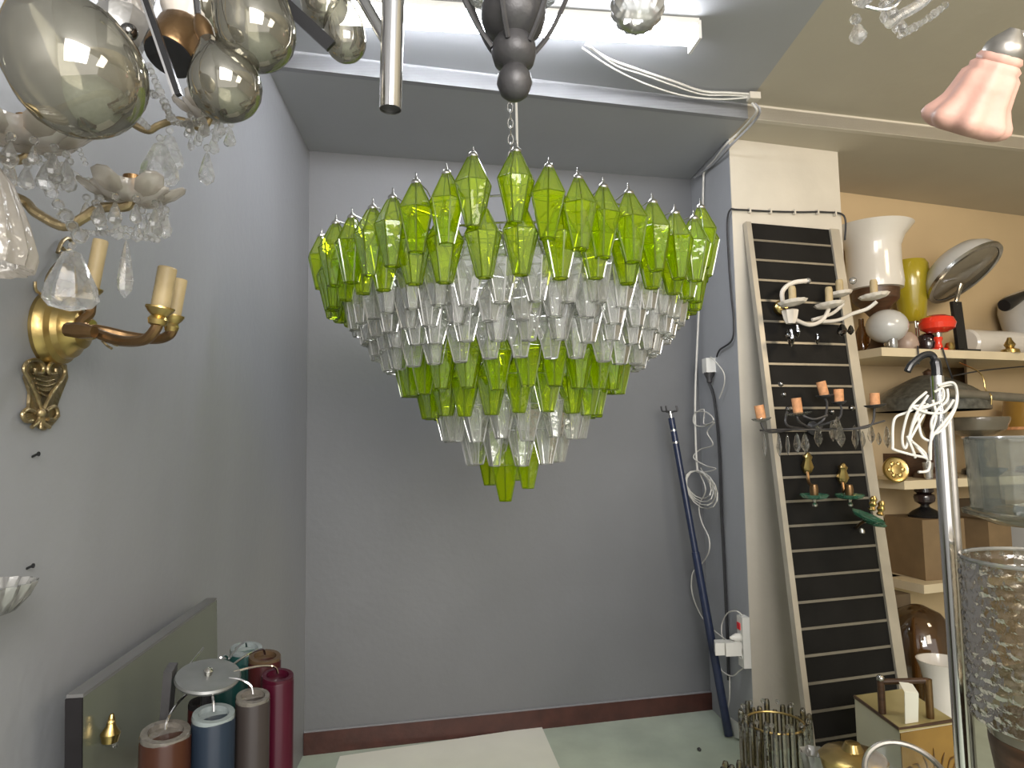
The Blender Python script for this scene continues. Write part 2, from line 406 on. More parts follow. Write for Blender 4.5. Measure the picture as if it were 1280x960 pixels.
# ------------------------------------------------------------------ the big green and clear chandelier
DC = 2.10
CC = at(642, 300, DC); CX = CC.x
HEL = .19
def drop_mesh(name, mats, H=HEL, W=.0435, seg=6):
    me = MB(); e = .0016
    prof = [(.010, -.016), (.0125, -.026), (W, -.46 * H), (.0185, -H)]
    u = [(math.cos(2 * PI * k / seg), math.sin(2 * PI * k / seg)) for k in range(seg)]
    vs = [Vector((r * c, r * s_, z)) for r, z in prof for c, s_ in u]
    fs = []
    for i in range(len(prof) - 1):
        for k in range(seg): fs.append((i * seg + k, i * seg + (k + 1) % seg, (i + 1) * seg + (k + 1) % seg, (i + 1) * seg + k))
    me.add(vs, fs, 0)
    def ridge(a, b, r=e):
        me.tube([a, b], r, 4, mi=1)
    for k in range(seg):
        ridge(vs[seg + k], vs[2 * seg + k]); ridge(vs[2 * seg + k], vs[3 * seg + k], e * 1.2)
        ridge(vs[2 * seg + k], vs[2 * seg + (k + 1) % seg], e * .7)
        ridge(vs[3 * seg + k], vs[3 * seg + (k + 1) % seg], e * 1.1)
    m = bpy.data.meshes.new(name)
    m.from_pydata([tuple(p) for p in me.v], [], me.f)
    for k in mats: m.materials.append(M[k])
    m.polygons.foreach_set('material_index', me.m)
    return m
def cap_mesh():
    me = MB()
    me.lathe([(.0015, .004), (.0022, -.004), (.0035, -.0065), (.0035, -.011), (.009, -.014), (.0125, -.019), (.0125, -.023), (.0105, -.027)], (0, 0, 0), seg=10)
    m = bpy.data.meshes.new('cap'); m.from_pydata([tuple(p) for p in me.v], [], me.f); m.materials.append(M['nickel'])
    m.polygons.foreach_set('use_smooth', [True] * len(m.polygons)); return m
DG, DCL, CAP = drop_mesh('green_drop', ['green_glass', 'green_edge']), drop_mesh('clear_drop', ['clear_glass', 'clear_edge']), cap_mesh()
DCL2 = drop_mesh('clear_drop_small', ['clear_glass', 'clear_edge'], HEL * .92, .034)
items = []       # (tip position, green?, yaw, scale)
def radius(Rpx, extra=.0): return DC * math.sin(math.atan(Rpx / F)) - extra
# top tier: seen front half, each at its own height
T1 = [(402, 287), (420, 270), (440, 262), (466, 250), (491, 237), (520, 218), (558, 206), (591, 184), (645, 178), (686, 198), (722, 212), (754, 223), (785, 231), (815, 243), (843, 257), (867, 264)]
r1 = radius(243)
def on_ring(x, r, front=True):
    d = ray(x, 300); k = d.x / d.y            # x = k*y in plan; circle centre (CX,DC)
    a = 1 + k * k; b = -2 * (k * CX + DC); c = CX * CX + DC * DC - r * r
    dis = b * b - 4 * a * c
    if dis < 0: return None
    return (-b - math.sqrt(dis)) / (2 * a) if front else (-b + math.sqrt(dis)) / (2 * a)
angs = []
for x, y in T1:
    Y = on_ring(x, r1)
    if Y is None: Y = DC
    p = at(x, y, Y); items.append((p, 1, 0)); angs.append(math.atan2(p.x - CX, DC - p.y))
def ring(n, r, ztip, g, ph=0, a0=0, a1=2 * PI, jit=.006, cx=0):
    for k in range(n):
        a = a0 + (a1 - a0) * (k + ph) / n
        items.append((Vector((CX + cx + r * math.sin(a), DC - r * math.cos(a), ztip + random.uniform(-jit, jit))), g, 1))
# rest of the top tier runs round the back
zb = items[0][0].z
ring(20, r1, zb - .01, 1, .5, max(angs) + .06, min(angs) + 2 * PI - .06)
def tier(n, Rpx, yb, g, ph=0, cpx=642, jit=.006, ex=.022):
    r = radius(Rpx, ex)
    z = at(cpx, yb, DC - r - .015).z + HEL
    ring(n, r, z, g, ph, jit=jit, cx=(cpx - 642) / F * DC)
tier(38, 240, 344, 1, .22, 640, .005)
tier(38, 214, 376, 0, .5, 644)
tier(36, 200, 397, 0, .1, 645)
tier(33, 184, 422, 0, .4, 642)
tier(30, 167, 447, 0, .15, 640)
tier(26, 142, 484, 1, .45, 638)
tier(21, 115, 517, 1, .3, 637)
tier(16, 92, 549, 0, .5, 639)
tier(11, 64, 581, 0, .2, 641)
for x, y, Y in ((660, 610, 2.04), (632, 626, 2.0), (612, 606, 2.12), (648, 600, 2.17)):
    p = at(x, y, Y); items.append((p + Vector((0, 0, HEL)), 1, 0))
ch = thing('glass_chandelier', 'large tiered chandelier of lime green and clear faceted glass drops', 'chandelier', (CX, DC, items[-3][0].z - HEL))
ch0 = wloc(ch)
order = sorted(range(len(items)), key=lambda i: items[i][0].y)
front = set(order[:100])
rest_c, rest_f, rest_m = [], [], []
def vary(i): return random.Random(i).uniform(0, PI / 3)
rv, rf, rmi = [], [], []
for i, (p, g, _) in enumerate(items):
    me = DG if g else DCL
    tilt = Matrix.Rotation(vary(i), 3, 'Z')
    if i in front:
        o = bpy.data.objects.new('glass_drop', me); COL.objects.link(o); o.parent = ch
        o.location = p - ch0; o.rotation_euler = (random.uniform(-.03, .03), random.uniform(-.03, .03), vary(i))
        o['label'] = 'lime green faceted glass drop' if g else 'clear faceted glass drop'
        c = bpy.data.objects.new('cap', CAP); COL.objects.link(c); c.parent = o
    else:
        base = len(rv)
        for v in me.vertices: rv.append(p - ch0 + tilt @ v.co)
        for q in me.polygons:
            rf.append([base + a for a in q.vertices]); rmi.append(q.material_index + (0 if g else 2))
        base = len(rv)
        for v in CAP.vertices: rv.append(p - ch0 + v.co)
        for q in CAP.polygons: rf.append([base + a for a in q.vertices]); rmi.append(4)
me = bpy.data.meshes.new('rear_drops'); me.from_pydata([tuple(v) for v in rv], [], rf)
for k in ('green_glass', 'green_edge', 'clear_glass', 'clear_edge', 'nickel'): me.materials.append(M[k])
me.polygons.foreach_set('material_index', rmi)
o = bpy.data.objects.new('glass_drop', me); COL.objects.link(o); o.parent = ch; o['kind'] = 'stuff'; o['label'] = 'green and clear glass drops round the far side'
# wire frame: hoops, radial bars with a small arm to each front cap, centre rod
fr = MB()
zt = zb - .004
for Rpx, z in ((225, zb - .065), (210, zb - .12), (170, zb - .2), (130, zb - .30), (85, zb - .40)):
    r = radius(Rpx, .03)
    fr.tube([(CX + r * math.cos(2 * PI * k / 48), DC + r * math.sin(2 * PI * k / 48), z - .02) for k in range(48)], .0028, 6, True)
for k in range(8):
    a = 2 * PI * (k + .3) / 8; r = radius(225, .03)
    fr.tube([(CX, DC, zb - .05), (CX + r * math.sin(a), DC - r * math.cos(a), zb - .085)], .0032, 6)
    fr.tube([(CX + r * math.sin(a), DC - r * math.cos(a), zb - .085), (CX + .2 * math.sin(a), DC - .2 * math.cos(a), zb - .42)], .003, 6)
for i, (p, g, _) in enumerate(items[:16]):
    d = (Vector((CX, DC, p.z)) - p).normalized()
    fr.tube([p + Vector((0, 0, -.012)), p + d * .05 + Vector((0, 0, -.022)), p + d * .09 + Vector((0, 0, -.05))], .0016, 5)
fr.tube([(CX, DC, zb + .05), (CX, DC, zb - .55)], .006, 8)
fr.build('frame', 'nickel', ch)
chn = MB()
zc0, zc1 = zb + .03, ZF - .03
n = int((zc1 - zc0) / .026)
for k in range(n):
    z = zc0 + (k + .5) * (zc1 - zc0) / n
    u = Vector((1, 0, 0)) if k % 2 else Vector((0, 1, 0))
    chn.tube([Vector((CX - .004, DC, z)) + u * .0085 * math.cos(2 * PI * j / 10) + Vector((0, 0, .017 * math.sin(2 * PI * j / 10))) for j in range(10)], .0022, 5, True)
chn.build('chain', 'nickel', ch)
MB().tube(spl([(CX + .012, DC - .004, zb), (CX + .016, DC - .004, zb + .3), (CX + .011, DC - .004, ZF - .05)], 6), .0042, 6).build('cord', 'white_cord', ch)
MB().lathe([(.05, 0), (.05, -.01), (.03, -.03), (.01, -.04)], (CX, DC, ZF), seg=20).build('ceiling_rose', 'white_plastic', ch)

# ------------------------------------------------------------------ hanging things in the foreground, top centre
def rod_up(mb, p, r=.004): mb.tube([p, (p[0], p[1], ZF)], r, 8)
D = 1.0; px = D / F
c = at(643, 102, D); ax = Vector((c.x, c.y, 0))
def zc(y): return at(643, y, D).z
t = thing('iron_lantern', 'black iron lantern with stacked ball finial hanging before the lamp', 'lantern', (c.x, c.y, zc(124)))
ib = MB()
ib.lathe([(0, zc(125)), (.012, zc(123.5)), (.021, zc(118)), (.027, zc(105)), (.026, zc(95)), (.018, zc(86)), (.02, zc(84)), (.03, zc(80)), (.0345, zc(68)), (.034, zc(58)), (.027, zc(48)), (.03, zc(46)), (.044, zc(38)), (.05, zc(24)), (.05, zc(12)), (.044, zc(2)), (.03, zc(-6)), (.02, zc(-14)), (.02, zc(-20))], ax, seg=28)
ib.build('finial', 'iron', t, 62)
for k in range(6):
    a = 2 * PI * k / 6 + .25
    pts = [(.034, 62), (.055, 40), (.075, 10), (.1, -35), (.125, -90), (.12, -160)]
    MB().tube(spl([ax + Vector((r * math.cos(a), r * math.sin(a), zc(y))) for r, y in pts], 5), .0042, 6).build('strap', 'iron', t)
gm = MB(); gm.lathe([(.046, zc(0)), (.075, zc(-14)), (.1, zc(-55)), (.11, zc(-120)), (.11, zc(-160))], ax, seg=24, cap=False, scal=(12, .03)); gm.build('glass_bowl', 'clear_glass', t)
rr = MB(); rr.lathe([(.125, zc(-160)), (.125, zc(-168)), (.02, zc(-215)), (.006, zc(-230))], ax, seg=24); rod_up(rr, (ax.x, ax.y, zc(-228))); rr.build('canopy', 'iron', t)

D = 1.1; c = at(797, 8, D)
t = thing('cut_glass_pendant', 'clear cut glass ball with star cutting below the fluorescent tube', 'pendant', (c.x, c.y, c.z - .045))
g = MB(); R = 34 * D / F
g.lathe([(R * math.sin(PI * i / 14) * 1.0, -R * math.cos(PI * i / 14)) for i in range(13)], c, seg=48, scal=(16, .06), axis=(.02, .35, 1)); g.build('glass_ball', 'clear_edge', t, 20)
g = MB(); g.lathe([(.011, R * .8), (.016, R * 1.0), (.012, R * 1.3), (.004, R * 1.5)], c, seg=14); rod_up(g, (c.x, c.y, c.z + R * 1.4)); g.build('stem', 'chrome', t)

# chrome tube pendant
D = .9; s_ = D / F
a0, a1 = at(488, 137, D), at(493, -60, D)
t = thing('tube_chandelier', 'chrome tube pendant with slanting side arm beside black finial', 'chandelier', a0)
axd = (a1 - a0).normalized()
g = MB(); g.lathe([(.0, .004), (.0145, .004), (.0145, 0), (.0155, 0), (.0158, .26), (.012, .265)], a0, axd, 24); g.build('tube', 'chrome', t)
g = MB(); g.lathe([(0, .003), (.0143, .003), (.0143, .0032)], a0, axd, 20); g.build('end_plug', 'iron', t)
b0 = at(487, 58, D); b1 = at(443, -18, D + .03)
g = MB(); g.tube([b0, b1, b1 + (b1 - b0) * .4], .0085, 14); g.build('arm', 'chrome', t)
g = MB(); rod_up(g, tuple(a0 + axd * .262), .006); g.lathe([(.05, 0), (.045, -.02), (.01, -.03)], (a0 + axd * .262).x and (a1.x, a1.y, ZF), seg=18); g.build('stem', 'chrome', t)

# chandelier of smoky glass drops, top left
D = .72; k_ = D / F
hub = at(215, -150, .86)
t = thing('drop_chandelier', 'black barred chandelier hung with big smoky mirrored glass drops', 'chandelier', at(90, 150, .66))
def glass_drop(tip, bot, wpx, mat='mirror_glass'):
    ln = (tip - bot).length; ax = (tip - bot).normalized()
    d = (bot - CAM).length; R = wpx / 2 * d / F
    pr = [(0, 0)] + [(R * math.sin(PI * .5 * q) ** .9, R * 1.0 * (1 - math.cos(PI * .5 * q))) for q in (.2, .4, .6, .8, 1)]
    pr += [(R * .97, ln * .5), (R * .86, ln * .6), (R * .68, ln * .72), (R * .48, ln * .83), (R * .3, ln * .92), (R * .2, ln)]
    o = MB().lathe(pr, bot, ax, 32).build('glass_drop', mat, t, 60)
    MB().lathe([(R * .24, -.004), (R * .26, .01), (R * .2, .022), (.004, .03)], tip, ax, 16).build('cap', 'bronze', o)
    return tip + ax * .03
tips = []
tips.append(glass_drop(at(28, -15, .66), at(137, 148, .64), 128))
tips.append(glass_drop(at(258, 46, .80), at(297, 146, .80), 76, 'mirror_dark'))
tips.append(glass_drop(at(298, -60, .80), at(330, 84, .80), 84, 'mirror_dark'))
tips.append(glass_drop(at(242, -60, .88), at(262, 42, .88), 60, 'mirror_dark'))
tips.append(glass_drop(at(424, -14, .95), at(435, 76, .95), 45))
tips.append(glass_drop(at(398, -66, .95), at(408, 31, .95), 50))
g = MB()
for p in tips:
    q = p + (hub - p) * .35 + Vector((0, 0, .03)); g.tube(spl([p, q, hub], 6), .004, 6)
g.build('frame', 'iron', t)
for a, b, wd in (((176, -20), (224, 119), 7), ((318, -30), (414, 58), 19)):
    pa, pb = at(*a, .79 if wd == 7 else .92), at(*b, .79 if wd == 7 else .92)
    ax = (pb - pa).normalized(); u = ax.cross(fw).normalized()
    MB().box((pa + pb) / 2, ((pb - pa).length, wd * .8 / F, .006), ax, u, ax.cross(u)).build('bar', 'black', t)
    MB().tube(spl([pa + ax * .005, pa - ax * .05, hub], 5), .004, 6).build('bar_arm', 'iron', t)
    if wd == 7: MB().box((pa + pb) / 2 + u * -.0048 - fw * .001, ((pb - pa).length * .98, .0028, .005), ax, u, ax.cross(u)).build('bar', 'chrome', t)
cb = at(212, 71, .84); cax = (at(222, 20, .84) - cb).normalized()
MB().lathe([(0, .0), (.031, 0), (.033, .004), (.033, .05), (.026, .06), (.02, .062)], cb, (cax + Vector((0, .45, 0))).normalized(), 28).build('lamp_cup', ['bronze'], t)
MB().lathe([(0, -.002), (.0305, -.002), (.0305, .001)], cb, (cax + Vector((0, .45, 0))).normalized(), 24).build('cup_base', 'black', t)
MB().lathe([(.022, .06), (.045, .09), (.055, .13)], cb, (cax + Vector((0, .45, 0))).normalized(), 24, cap=False).build('shade', 'porcelain', t)
MB().tube(spl([at(254, 122, .83), at(266, 139, .83), at(284, 147, .83), at(294, 143, .83)], 6), .0052, 6).build('hook', 'black', t)
g = MB(); rod_up(g, tuple(hub), .008); g.ball(hub, .03); g.build('stem', 'iron', t)

# ------------------------------------------------------------------ crystal chandelier, far left
D0 = .82
t = thing('crystal_chandelier', 'crystal chandelier with brass arms, petal dishes and pendants by left wall', 'chandelier', at(100, 390, D0))
hubc = at(-90, 215, .78)
arms = [([(20, 247), (45, 266), (80, 283), (105, 272), (125, 260), (158, 258), (163, 246)], .82, .0062),
        ([(120, 118), (150, 143), (182, 163), (200, 156), (225, 150), (252, 160), (262, 148)], .92, .0048),
        ([(-30, 190), (0, 196), (20, 200), (34, 196), (36, 188)], .76, .0055)]
for pts, dd, r in arms:
    P = [hubc] + [at(x, y, dd) for x, y in pts]
    MB().tube(spl(P, 6), r, 10).build('arm', 'brass_dark', t)
def bobeche(c, r, ax=(0, 0, 1), n=8, mat='crystal'):
    ob = MB().lathe([(.004, -.004), (r * .4, -.006), (r * .75, 0), (r, .012), (r * 1.0, .015), (r * .72, .004), (r * .4, -.002), (.004, 0)], c, ax, 48, scal=(n, .13)).build('dish', 'frost', t)
    return ob
for (x, y, dd, rp) in ((165, 250, .82, 42), (262, 145, .92, 30), (32, 178, .74, 52)):
    c = at(x, y, dd); r = rp * dd / F
    ob = bobeche(c, r)
    MB().lathe([(.008, 0), (.011, .012), (.011, .03), (.007, .032)], c, seg=14).build('candle_cup', 'bronze', t)
    for k in range(6):          # upright petals round the cup
        a = 2 * PI * k / 6 + .4; u = Vector((math.cos(a), math.sin(a), 0))
        ctr = c + u * r * .62 + Vector((0, 0, .006))
        MB().lathe([(0, 0), (r * .3, r * .22), (r * .42, r * .6), (r * .28, r * .95), (0, r * 1.05)], ctr - Vector((0, 0, r * .2)), (u * .75 + Vector((0, 0, .5))).normalized(), 10, flat=.28, uref=u.cross(Vector((0, 0, 1)))).build('petal', 'frost', ob, 60)
def pendant(top, L, W, mat='crystal', flat=.45, seg=8, kind=0):
    if kind == 0: pr = [(0, 0), (W * .12, -L * .05), (W * .3, -L * .3), (W * .5, -L * .68), (W * .42, -L * .86), (0, -L)]
    elif kind == 1: pr = [(0, 0), (W * .2, -L * .06), (W * .5, -L * .5), (W * .44, -L * .72), (W * .2, -L * .9), (0, -L)]      # rhomb
    else: pr = [(0, 0), (W * .16, -L * .05), (W * .25, -L * .2), (W * .46, -L * .6), (W * .5, -L * .8), (W * .38, -L * .93), (0, -L)]  # leaf plaque
    view = Vector((top.y, -top.x, 0)).normalized()
    return MB().lathe([(r, z) for r, z in pr], top, (0, 0, 1), seg if kind != 2 else 18, flat=flat, scal=None if kind != 2 else (9, .05), uref=view).build('pendant', mat, t, 12)
def bead(c, r, mat='crystal'):
    view = Vector((c.x - CAM.x, c.y - CAM.y, c.z - CAM.z)).normalized()
    return MB().lathe([(0, -r * .45), (r * .6, -r * .4), (r, 0), (r * .6, r * .4), (0, r * .45)], c, view, 8).build('bead', mat, t, 10)
def pd(x, y0, y1, wpx, dd, kind=0, mat='crystal', flat=.45):
    top = at(x, y0, dd); L = (y1 - y0) * dd / F * 1.0
    pendant(top, L, wpx * dd / F, mat, flat, kind=kind); bead(at(x, y0 - 5, dd), 5 * dd / F)
for a in ((90, 312, 392, 62, .80, 2), (200, 178, 236, 46, .90, 2), (212, 168, 216, 34, .93, 2), (158, 300, 376, 19, .82, 0),
          (259, 190, 235, 20, .92, 0), (239, 170, 190, 9, .92, 0), (116, 148, 178, 20, .88, 0), (60, 200, 243, 27, .74, 0),
          (33, 208, 240, 20, .74, 0), (12, 200, 238, 22, .74, 0), (12, 180, 215, 22, .72, 1), (187, 276, 300, 14, .82, 0),
          (197, 270, 296, 13, .82, 0), (178, 268, 290, 12, .82, 0), (201, 252, 280, 12, .82, 0), (270, 152, 182, 9, .92, 0),
          (276, 148, 176, 8, .92, 0), (250, 158, 180, 9, .92, 0), (168, 120, 146, 12, .85, 0), (176, 90, 128, 13, .85, 1),
          (128, 222, 268, 17, .82, 1), (108, 252, 276, 14, .82, 0), (246, 140, 160, 12, .92, 1), (70, 210, 232, 18, .74, 1), (8, 260, 300, 26, .72, 2)):
    pd(*a)
for (x, y, dd, rp, n) in ((165, 256, .82, 40, 11), (262, 150, .92, 26, 8), (32, 186, .74, 48, 13)):
    cc0 = at(x, y, dd); rr0 = rp * dd / F
    for k in range(n):
        a = 2 * PI * k / n + .2; p = cc0 + Vector((rr0 * math.cos(a), rr0 * math.sin(a), -.004))
        L = random.uniform(.018, .032); bead(p, .0048); pendant(p - Vector((0, 0, .006)), L, L * .55, 'crystal', .4)
def string(p0, p1, sag, n, rpx, dd):
    a, b = at(*p0, dd), at(*p1, dd)
    for k in range(n):
        f = (k + .5) / n; p = a.lerp(b, f) - Vector((0, 0, sag * 4 * f * (1 - f)))
        bead(p, rpx * dd / F * random.uniform(.8, 1.15))
string((80, 145), (108, 207), .0, 11, 3.4, .82)
string((60, 232), (104, 300), .004, 5, 9, .78)
string((104, 290), (160, 284), .004, 10, 4, .82)
string((160, 285), (200, 300), .004, 6, 4, .82)
string((86, 212), (135, 218), .012, 9, 4.5, .84)
string((185, 80), (215, 150), .0, 11, 5.5, .86)
string((150, 60), (196, 120), .012, 14, 5, .85)
string((215, 150), (256, 150), .006, 8, 5, .9)
string((128, 20), (160, 118), .0, 14, 5, .86)
string((140, 100), (186, 160), .006, 12, 5, .88)
string((20, 150), (70, 232), .004, 12, 5, .76)
string((172, 62), (178, 122), .0, 9, 5, .85)
g = MB(); g.lathe([(.03, 40 * .001), (.033, .03), (.027, 0), (.022, -.02), (.01, -.03)], at(150, 52, .86), (.1, .1, 1), 24, scal=(8, .08)); g.build('crystal_cup', 'clear_edge', t)
g = MB(); g.lathe([(.026, .0), (.03, .05), (.034, .1)], at(150, 50, .86), (.05, .1, 1), 24, cap=False, scal=(8, .08)); g.build('crystal_cup', 'frost', t)
MB().ball(at(161, 40, .83), .011, 12, 8).build('bead', 'crystal_dark', t)
g = MB(); g.lathe([(.012, -.08), (.03, -.04), (.02, 0), (.03, .06), (.014, .12), (.006, .2)], hubc, seg=20); rod_up(g, (hubc.x, hubc.y, hubc.z + .18), .006); g.build('stem', 'brass_dark', t)

# frosted ruffled shade at the left edge
D = .66; c = at(-34, 290, D); r = 70 * D / F
t = thing('ruffled_glass_shade', 'frosted ruffled glass shade at left edge under crystal chandelier', 'lampshade', (c.x, c.y, c.z - .035))
g = MB(); g.lathe([(r * .35, .07), (r * .6, .05), (r * .85, .01), (r * .98, -.02), (r * .93, -.035), (r * .7, -.03)], c, seg=80, scal=(16, .05), cap=False); g.build('shade', 'frost', t)
g = MB(); g.lathe([(r * .36, .065), (r * .3, .085), (.008, .1)], c, seg=20); rod_up(g, (c.x, c.y, c.z + .095), .004); g.build('holder', 'brass_dark', t)

# ------------------------------------------------------------------ brass sconce on the left wall
cw = lw(64, 412, 0)
t = thing('brass_sconce', 'brass wall sconce with domed boss, scroll plate and ivory candle sleeves', 'wall lamp', lw(60, 540, 0))
R = .068
g = MB(); g.lathe([(R, 0), (R, .006), (R * .93, .012), (R * .9, .02), (R * .78, .026), (R * .74, .036), (R * .55, .046), (R * .5, .055), (R * .3, .062), (R * .26, .072), (0, .076)], cw, LN, 40); g.build('boss', 'brass', t)
def wt(pts, r, off=.012, mat='brass_dark', n=6, name='scroll', flat=None):
    return MB().tube(spl([lw(x, y, off) for x, y in pts], n), r, 8, flat=flat).build(name, mat, t)
# lower scroll plate
g = MB(); out = [(34, 452), (50, 447), (66, 449), (80, 456), (82, 472), (74, 492), (68, 508), (72, 520), (62, 532), (52, 538), (40, 530), (26, 522), (33, 508), (34, 490), (28, 472)]
g.slab([lw(x, y, .001) for x, y in out], LN * .005); g.build('plate', 'brass_dark', t)
wt([(52, 512), (44, 490), (36, 474), (30, 462), (34, 453), (46, 450), (54, 458), (52, 466), (45, 466), (44, 460)], .0034)
wt([(54, 512), (64, 492), (76, 476), (81, 464), (76, 455), (66, 453), (60, 460), (62, 467), (69, 467), (70, 461)], .0034)
for yy, w_ in ((470, 15), (476, 14), (482, 12), (488, 10), (494, 7)):
    wt([(57 - w_, yy - 3), (57, yy + 1), (57 + w_, yy - 3)], .0018, .008, n=3, name='fluting')
for pts in ([(44, 515), (34, 512), (28, 518), (32, 526), (40, 526)], [(58, 514), (68, 508), (72, 516), (68, 524), (60, 524)], [(50, 514), (48, 526), (40, 534)], [(52, 514), (54, 528), (62, 534)], [(51, 512), (51, 536)]):
    wt(pts, .0036, .009)
MB().ball(lw(51, 516, .012), .008, 12, 8).build('knop', 'brass_dark', t)
# upper scrolls
wt([(60, 368), (58, 352), (64, 338), (74, 326), (78, 316)], .003, .012)
wt([(72, 316), (78, 302), (86, 298), (90, 306), (84, 314), (78, 310)], .0034, .012)
wt([(60, 368), (70, 370), (82, 370)], .003, .012)
wt([(44, 352), (46, 364), (62, 372)], .0026, .006)
# arms and candles
p0 = cw + LN * .07
def cand(xa, yb, yt, Y, wpx, arm):
    bpt = at(xa, yb, Y)
    P = [p0] + [at(*q) for q in arm] + [bpt + Vector((0, 0, -.016))]
    MB().tube(spl(P, 6), [.0085] * 8 + [.009] * (len(spl(P, 6)) - 8), 10).build('arm', 'bronze', t)
    R = wpx / 2 * Y / F; H = (yb - yt) * Y / F
    lean = Vector((.16, 0, 1)).normalized()
    o = MB().lathe([(R * .5, -.03), (R * .9, -.026), (R * 1.05, -.018), (R * .8, -.012), (R * 1.2, -.006), (R * 1.5, 0), (R * 1.5, .003), (R * .8, .004)], bpt, lean, 20).build('socket_cup', 'brass', t)
    MB().lathe([(R, .003), (R * .98, H * .5), (R, H * .97), (R * .9, H), (R * .6, H), (R * .6, H - .01), (0, H - .01)], bpt, lean, 20).build('candle_sleeve', 'candle', o)
cand(200, 386, 332, 1.10, 23, [(120, 416, 1.14), (150, 426, 1.13), (180, 425, 1.11), (194, 412, 1.10)])
cand(217, 396, 347, 1.19, 17, [(125, 412, 1.18), (160, 420, 1.2), (195, 424, 1.2), (212, 418, 1.19)])
cand(114, 362, 297, 1.2, 18, [(100, 404, 1.18), (112, 392, 1.2)])
MB().tube([at(84, 412, 1.115), at(100, 413, 1.112), at(118, 415, 1.11)], [.012, .014, .010], 10).build('arm_collar', 'bronze', t)
for pts in ([(128, 426), (134, 432), (140, 436)], [(136, 424), (142, 430), (148, 432)]):
    MB().tube(spl([at(*q, 1.13) for q in pts], 4), .0022, 6).build('prong', 'brass_dark', t)

# bare glass dish lamp lower at the left edge, nails
c = at(-12, 748, 1.0); 
t = thing('glass_dish', 'clear ribbed glass dish lamp low at left edge beside grey wall', 'wall lamp', (c.x, c.y, c.z - .03))
g = MB(); g.lathe([(.008, -.028), (.03, -.02), (.046, .0), (.055, .02), (.052, .021), (.042, .003), (.026, -.014), (.006, -.02)], c, seg=64, scal=(16, .06)); g.build('dish', 'clear_edge', t)
g = MB(); wp = lw(-14, 800, .0)
g.tube(spl([Vector((c.x, c.y, c.z - .026)), Vector((c.x - .005, c.y, c.z - .06)), V((lw(-20, 800, .02)), c.z - .07), V(lw(-20, 800, 0), c.z - .07)], 5), .006, 8); g.build('arm', 'brass_dark', t)
for (x, y, lb) in ((31, 712, 'small dark nail in grey wall above the glass dish'), (38, 572, 'small bent dark hook in grey wall below brass sconce')):
    a = lw(x, y, -.004); b = lw(x, y, 0) + LN * .009 + Vector((.003, 0, .006))
    g = MB(); g.tube([a, b], .0022, 6); g.lathe([(.004, 0), (.004, .002)], b, LN, 8); tag(g.build('nail', 'black'), lb, 'nail')

# ------------------------------------------------------------------ bottom left: leaning sheet, lamp with glass tubes
e1, e0 = atz(271, 750, 1.04), atz(104, 872, 1.04)
sd = (e1 - e0); sd.z = 0; sdn = sd.normalized(); sn = Vector((-sdn.y, sdn.x, 0))
if sn.x > 0: sn = -sn
t = thing('leaning_panel', 'green grey sheet panel leaning on left wall with pale top edge', 'panel', V(e0, 0))
wl = -sn * 0
b0, b1 = V(e0, 0) - sn * .03, V(e1, 0) - sn * .03
th = .026
g = MB(); g.hexa([b0, b1, b1 + sn * th, b0 + sn * th, V(e0, 1.04), V(e1, 1.04), V(e1, 1.04) + sn * th, V(e0, 1.04) + sn * th]); g.build('sheet', 'green_board', t)
g = MB(); g.hexa([V(e0, 1.04), V(e1, 1.04), V(e1, 1.04) + sn * th, V(e0, 1.04) + sn * th] + [q + Vector((0, 0, .006)) for q in (V(e0, 1.04), V(e1, 1.04), V(e1, 1.04) + sn * th, V(e0, 1.04) + sn * th)]); g.build('edge_strip', 'edge_pale', t)
g = MB(); g.hexa([b0 - sdn * .004, b0, b0 + sn * th, b0 + sn * th - sdn * .004, V(e0, 1.04) - sdn * .004, V(e0, 1.04), V(e0, 1.04) + sn * th, V(e0, 1.04) + sn * th - sdn * .004]); g.build('end_strip', 'near_black', t)
def panelpt(x, y, off):
    nn = (e1 - e0).cross(b0 - V(e0, 1.04)).normalized()
    if nn.x < 0: nn = -nn
    return onplane(x, y, V(e0, 1.04) + nn * off, nn)
a = panelpt(139, 932, .0)  # lamp reflection in the panel, modelled as a small brass piece with beads
t = thing('lamp_reflection', 'modelled brass lamp fitting with two clear beads on green grey panel', 'reflection', a - Vector((0, 0, .02)))
MB().lathe([(.004, .0), (.013, .004), (.016, .018), (.008, .03), (.005, .045), (.003, .05)], panelpt(137, 930, .014), (.05, 0, 1), 14).build('socket', 'brass', t)
for x, y in ((139, 902), (144, 931)): MB().ball(panelpt(x, y, .018), .0055, 10, 8).build('bead', 'crystal', t)

hubp = at(260, 846, 1.22)
t = thing('glass_tube_lamp', 'standing lamp with zinc disc and wires holding coloured glass tubes', 'lamp', (hubp.x, hubp.y, 0))
nrm = Vector((.16, -.2, 1)).normalized()
uu = Vector((1, .1, .28)); uu = (uu - nrm * uu.dot(nrm)).normalized(); vv = nrm.cross(uu)
def hp(a, r): return hubp + uu * math.cos(a) * r + vv * math.sin(a) * r
MB().lathe([(0, .004), (.052, .004), (.054, 0), (.052, -.004), (0, -.004)], hubp, nrm, 36).build('disc', 'zinc', t)
MB().lathe([(.006, .003), (.008, .012), (.004, .016), (0, .018)], hubp, nrm, 10).build('nut', 'nickel', t)
MB().tube([hubp - nrm * .01, (hubp.x, hubp.y, .02)], .011, 12).build('post', 'black', t)
MB().lathe([(0, 0), (.1, 0), (.1, .012), (.02, .02), (.012, .03)], (hubp.x, hubp.y, 0), seg=30).build('foot', 'black', t)
MB().box(hubp - uu * .062 - nrm * .03, (.014, .03, .09), uu, vv, nrm).build('bracket', 'iron', t)
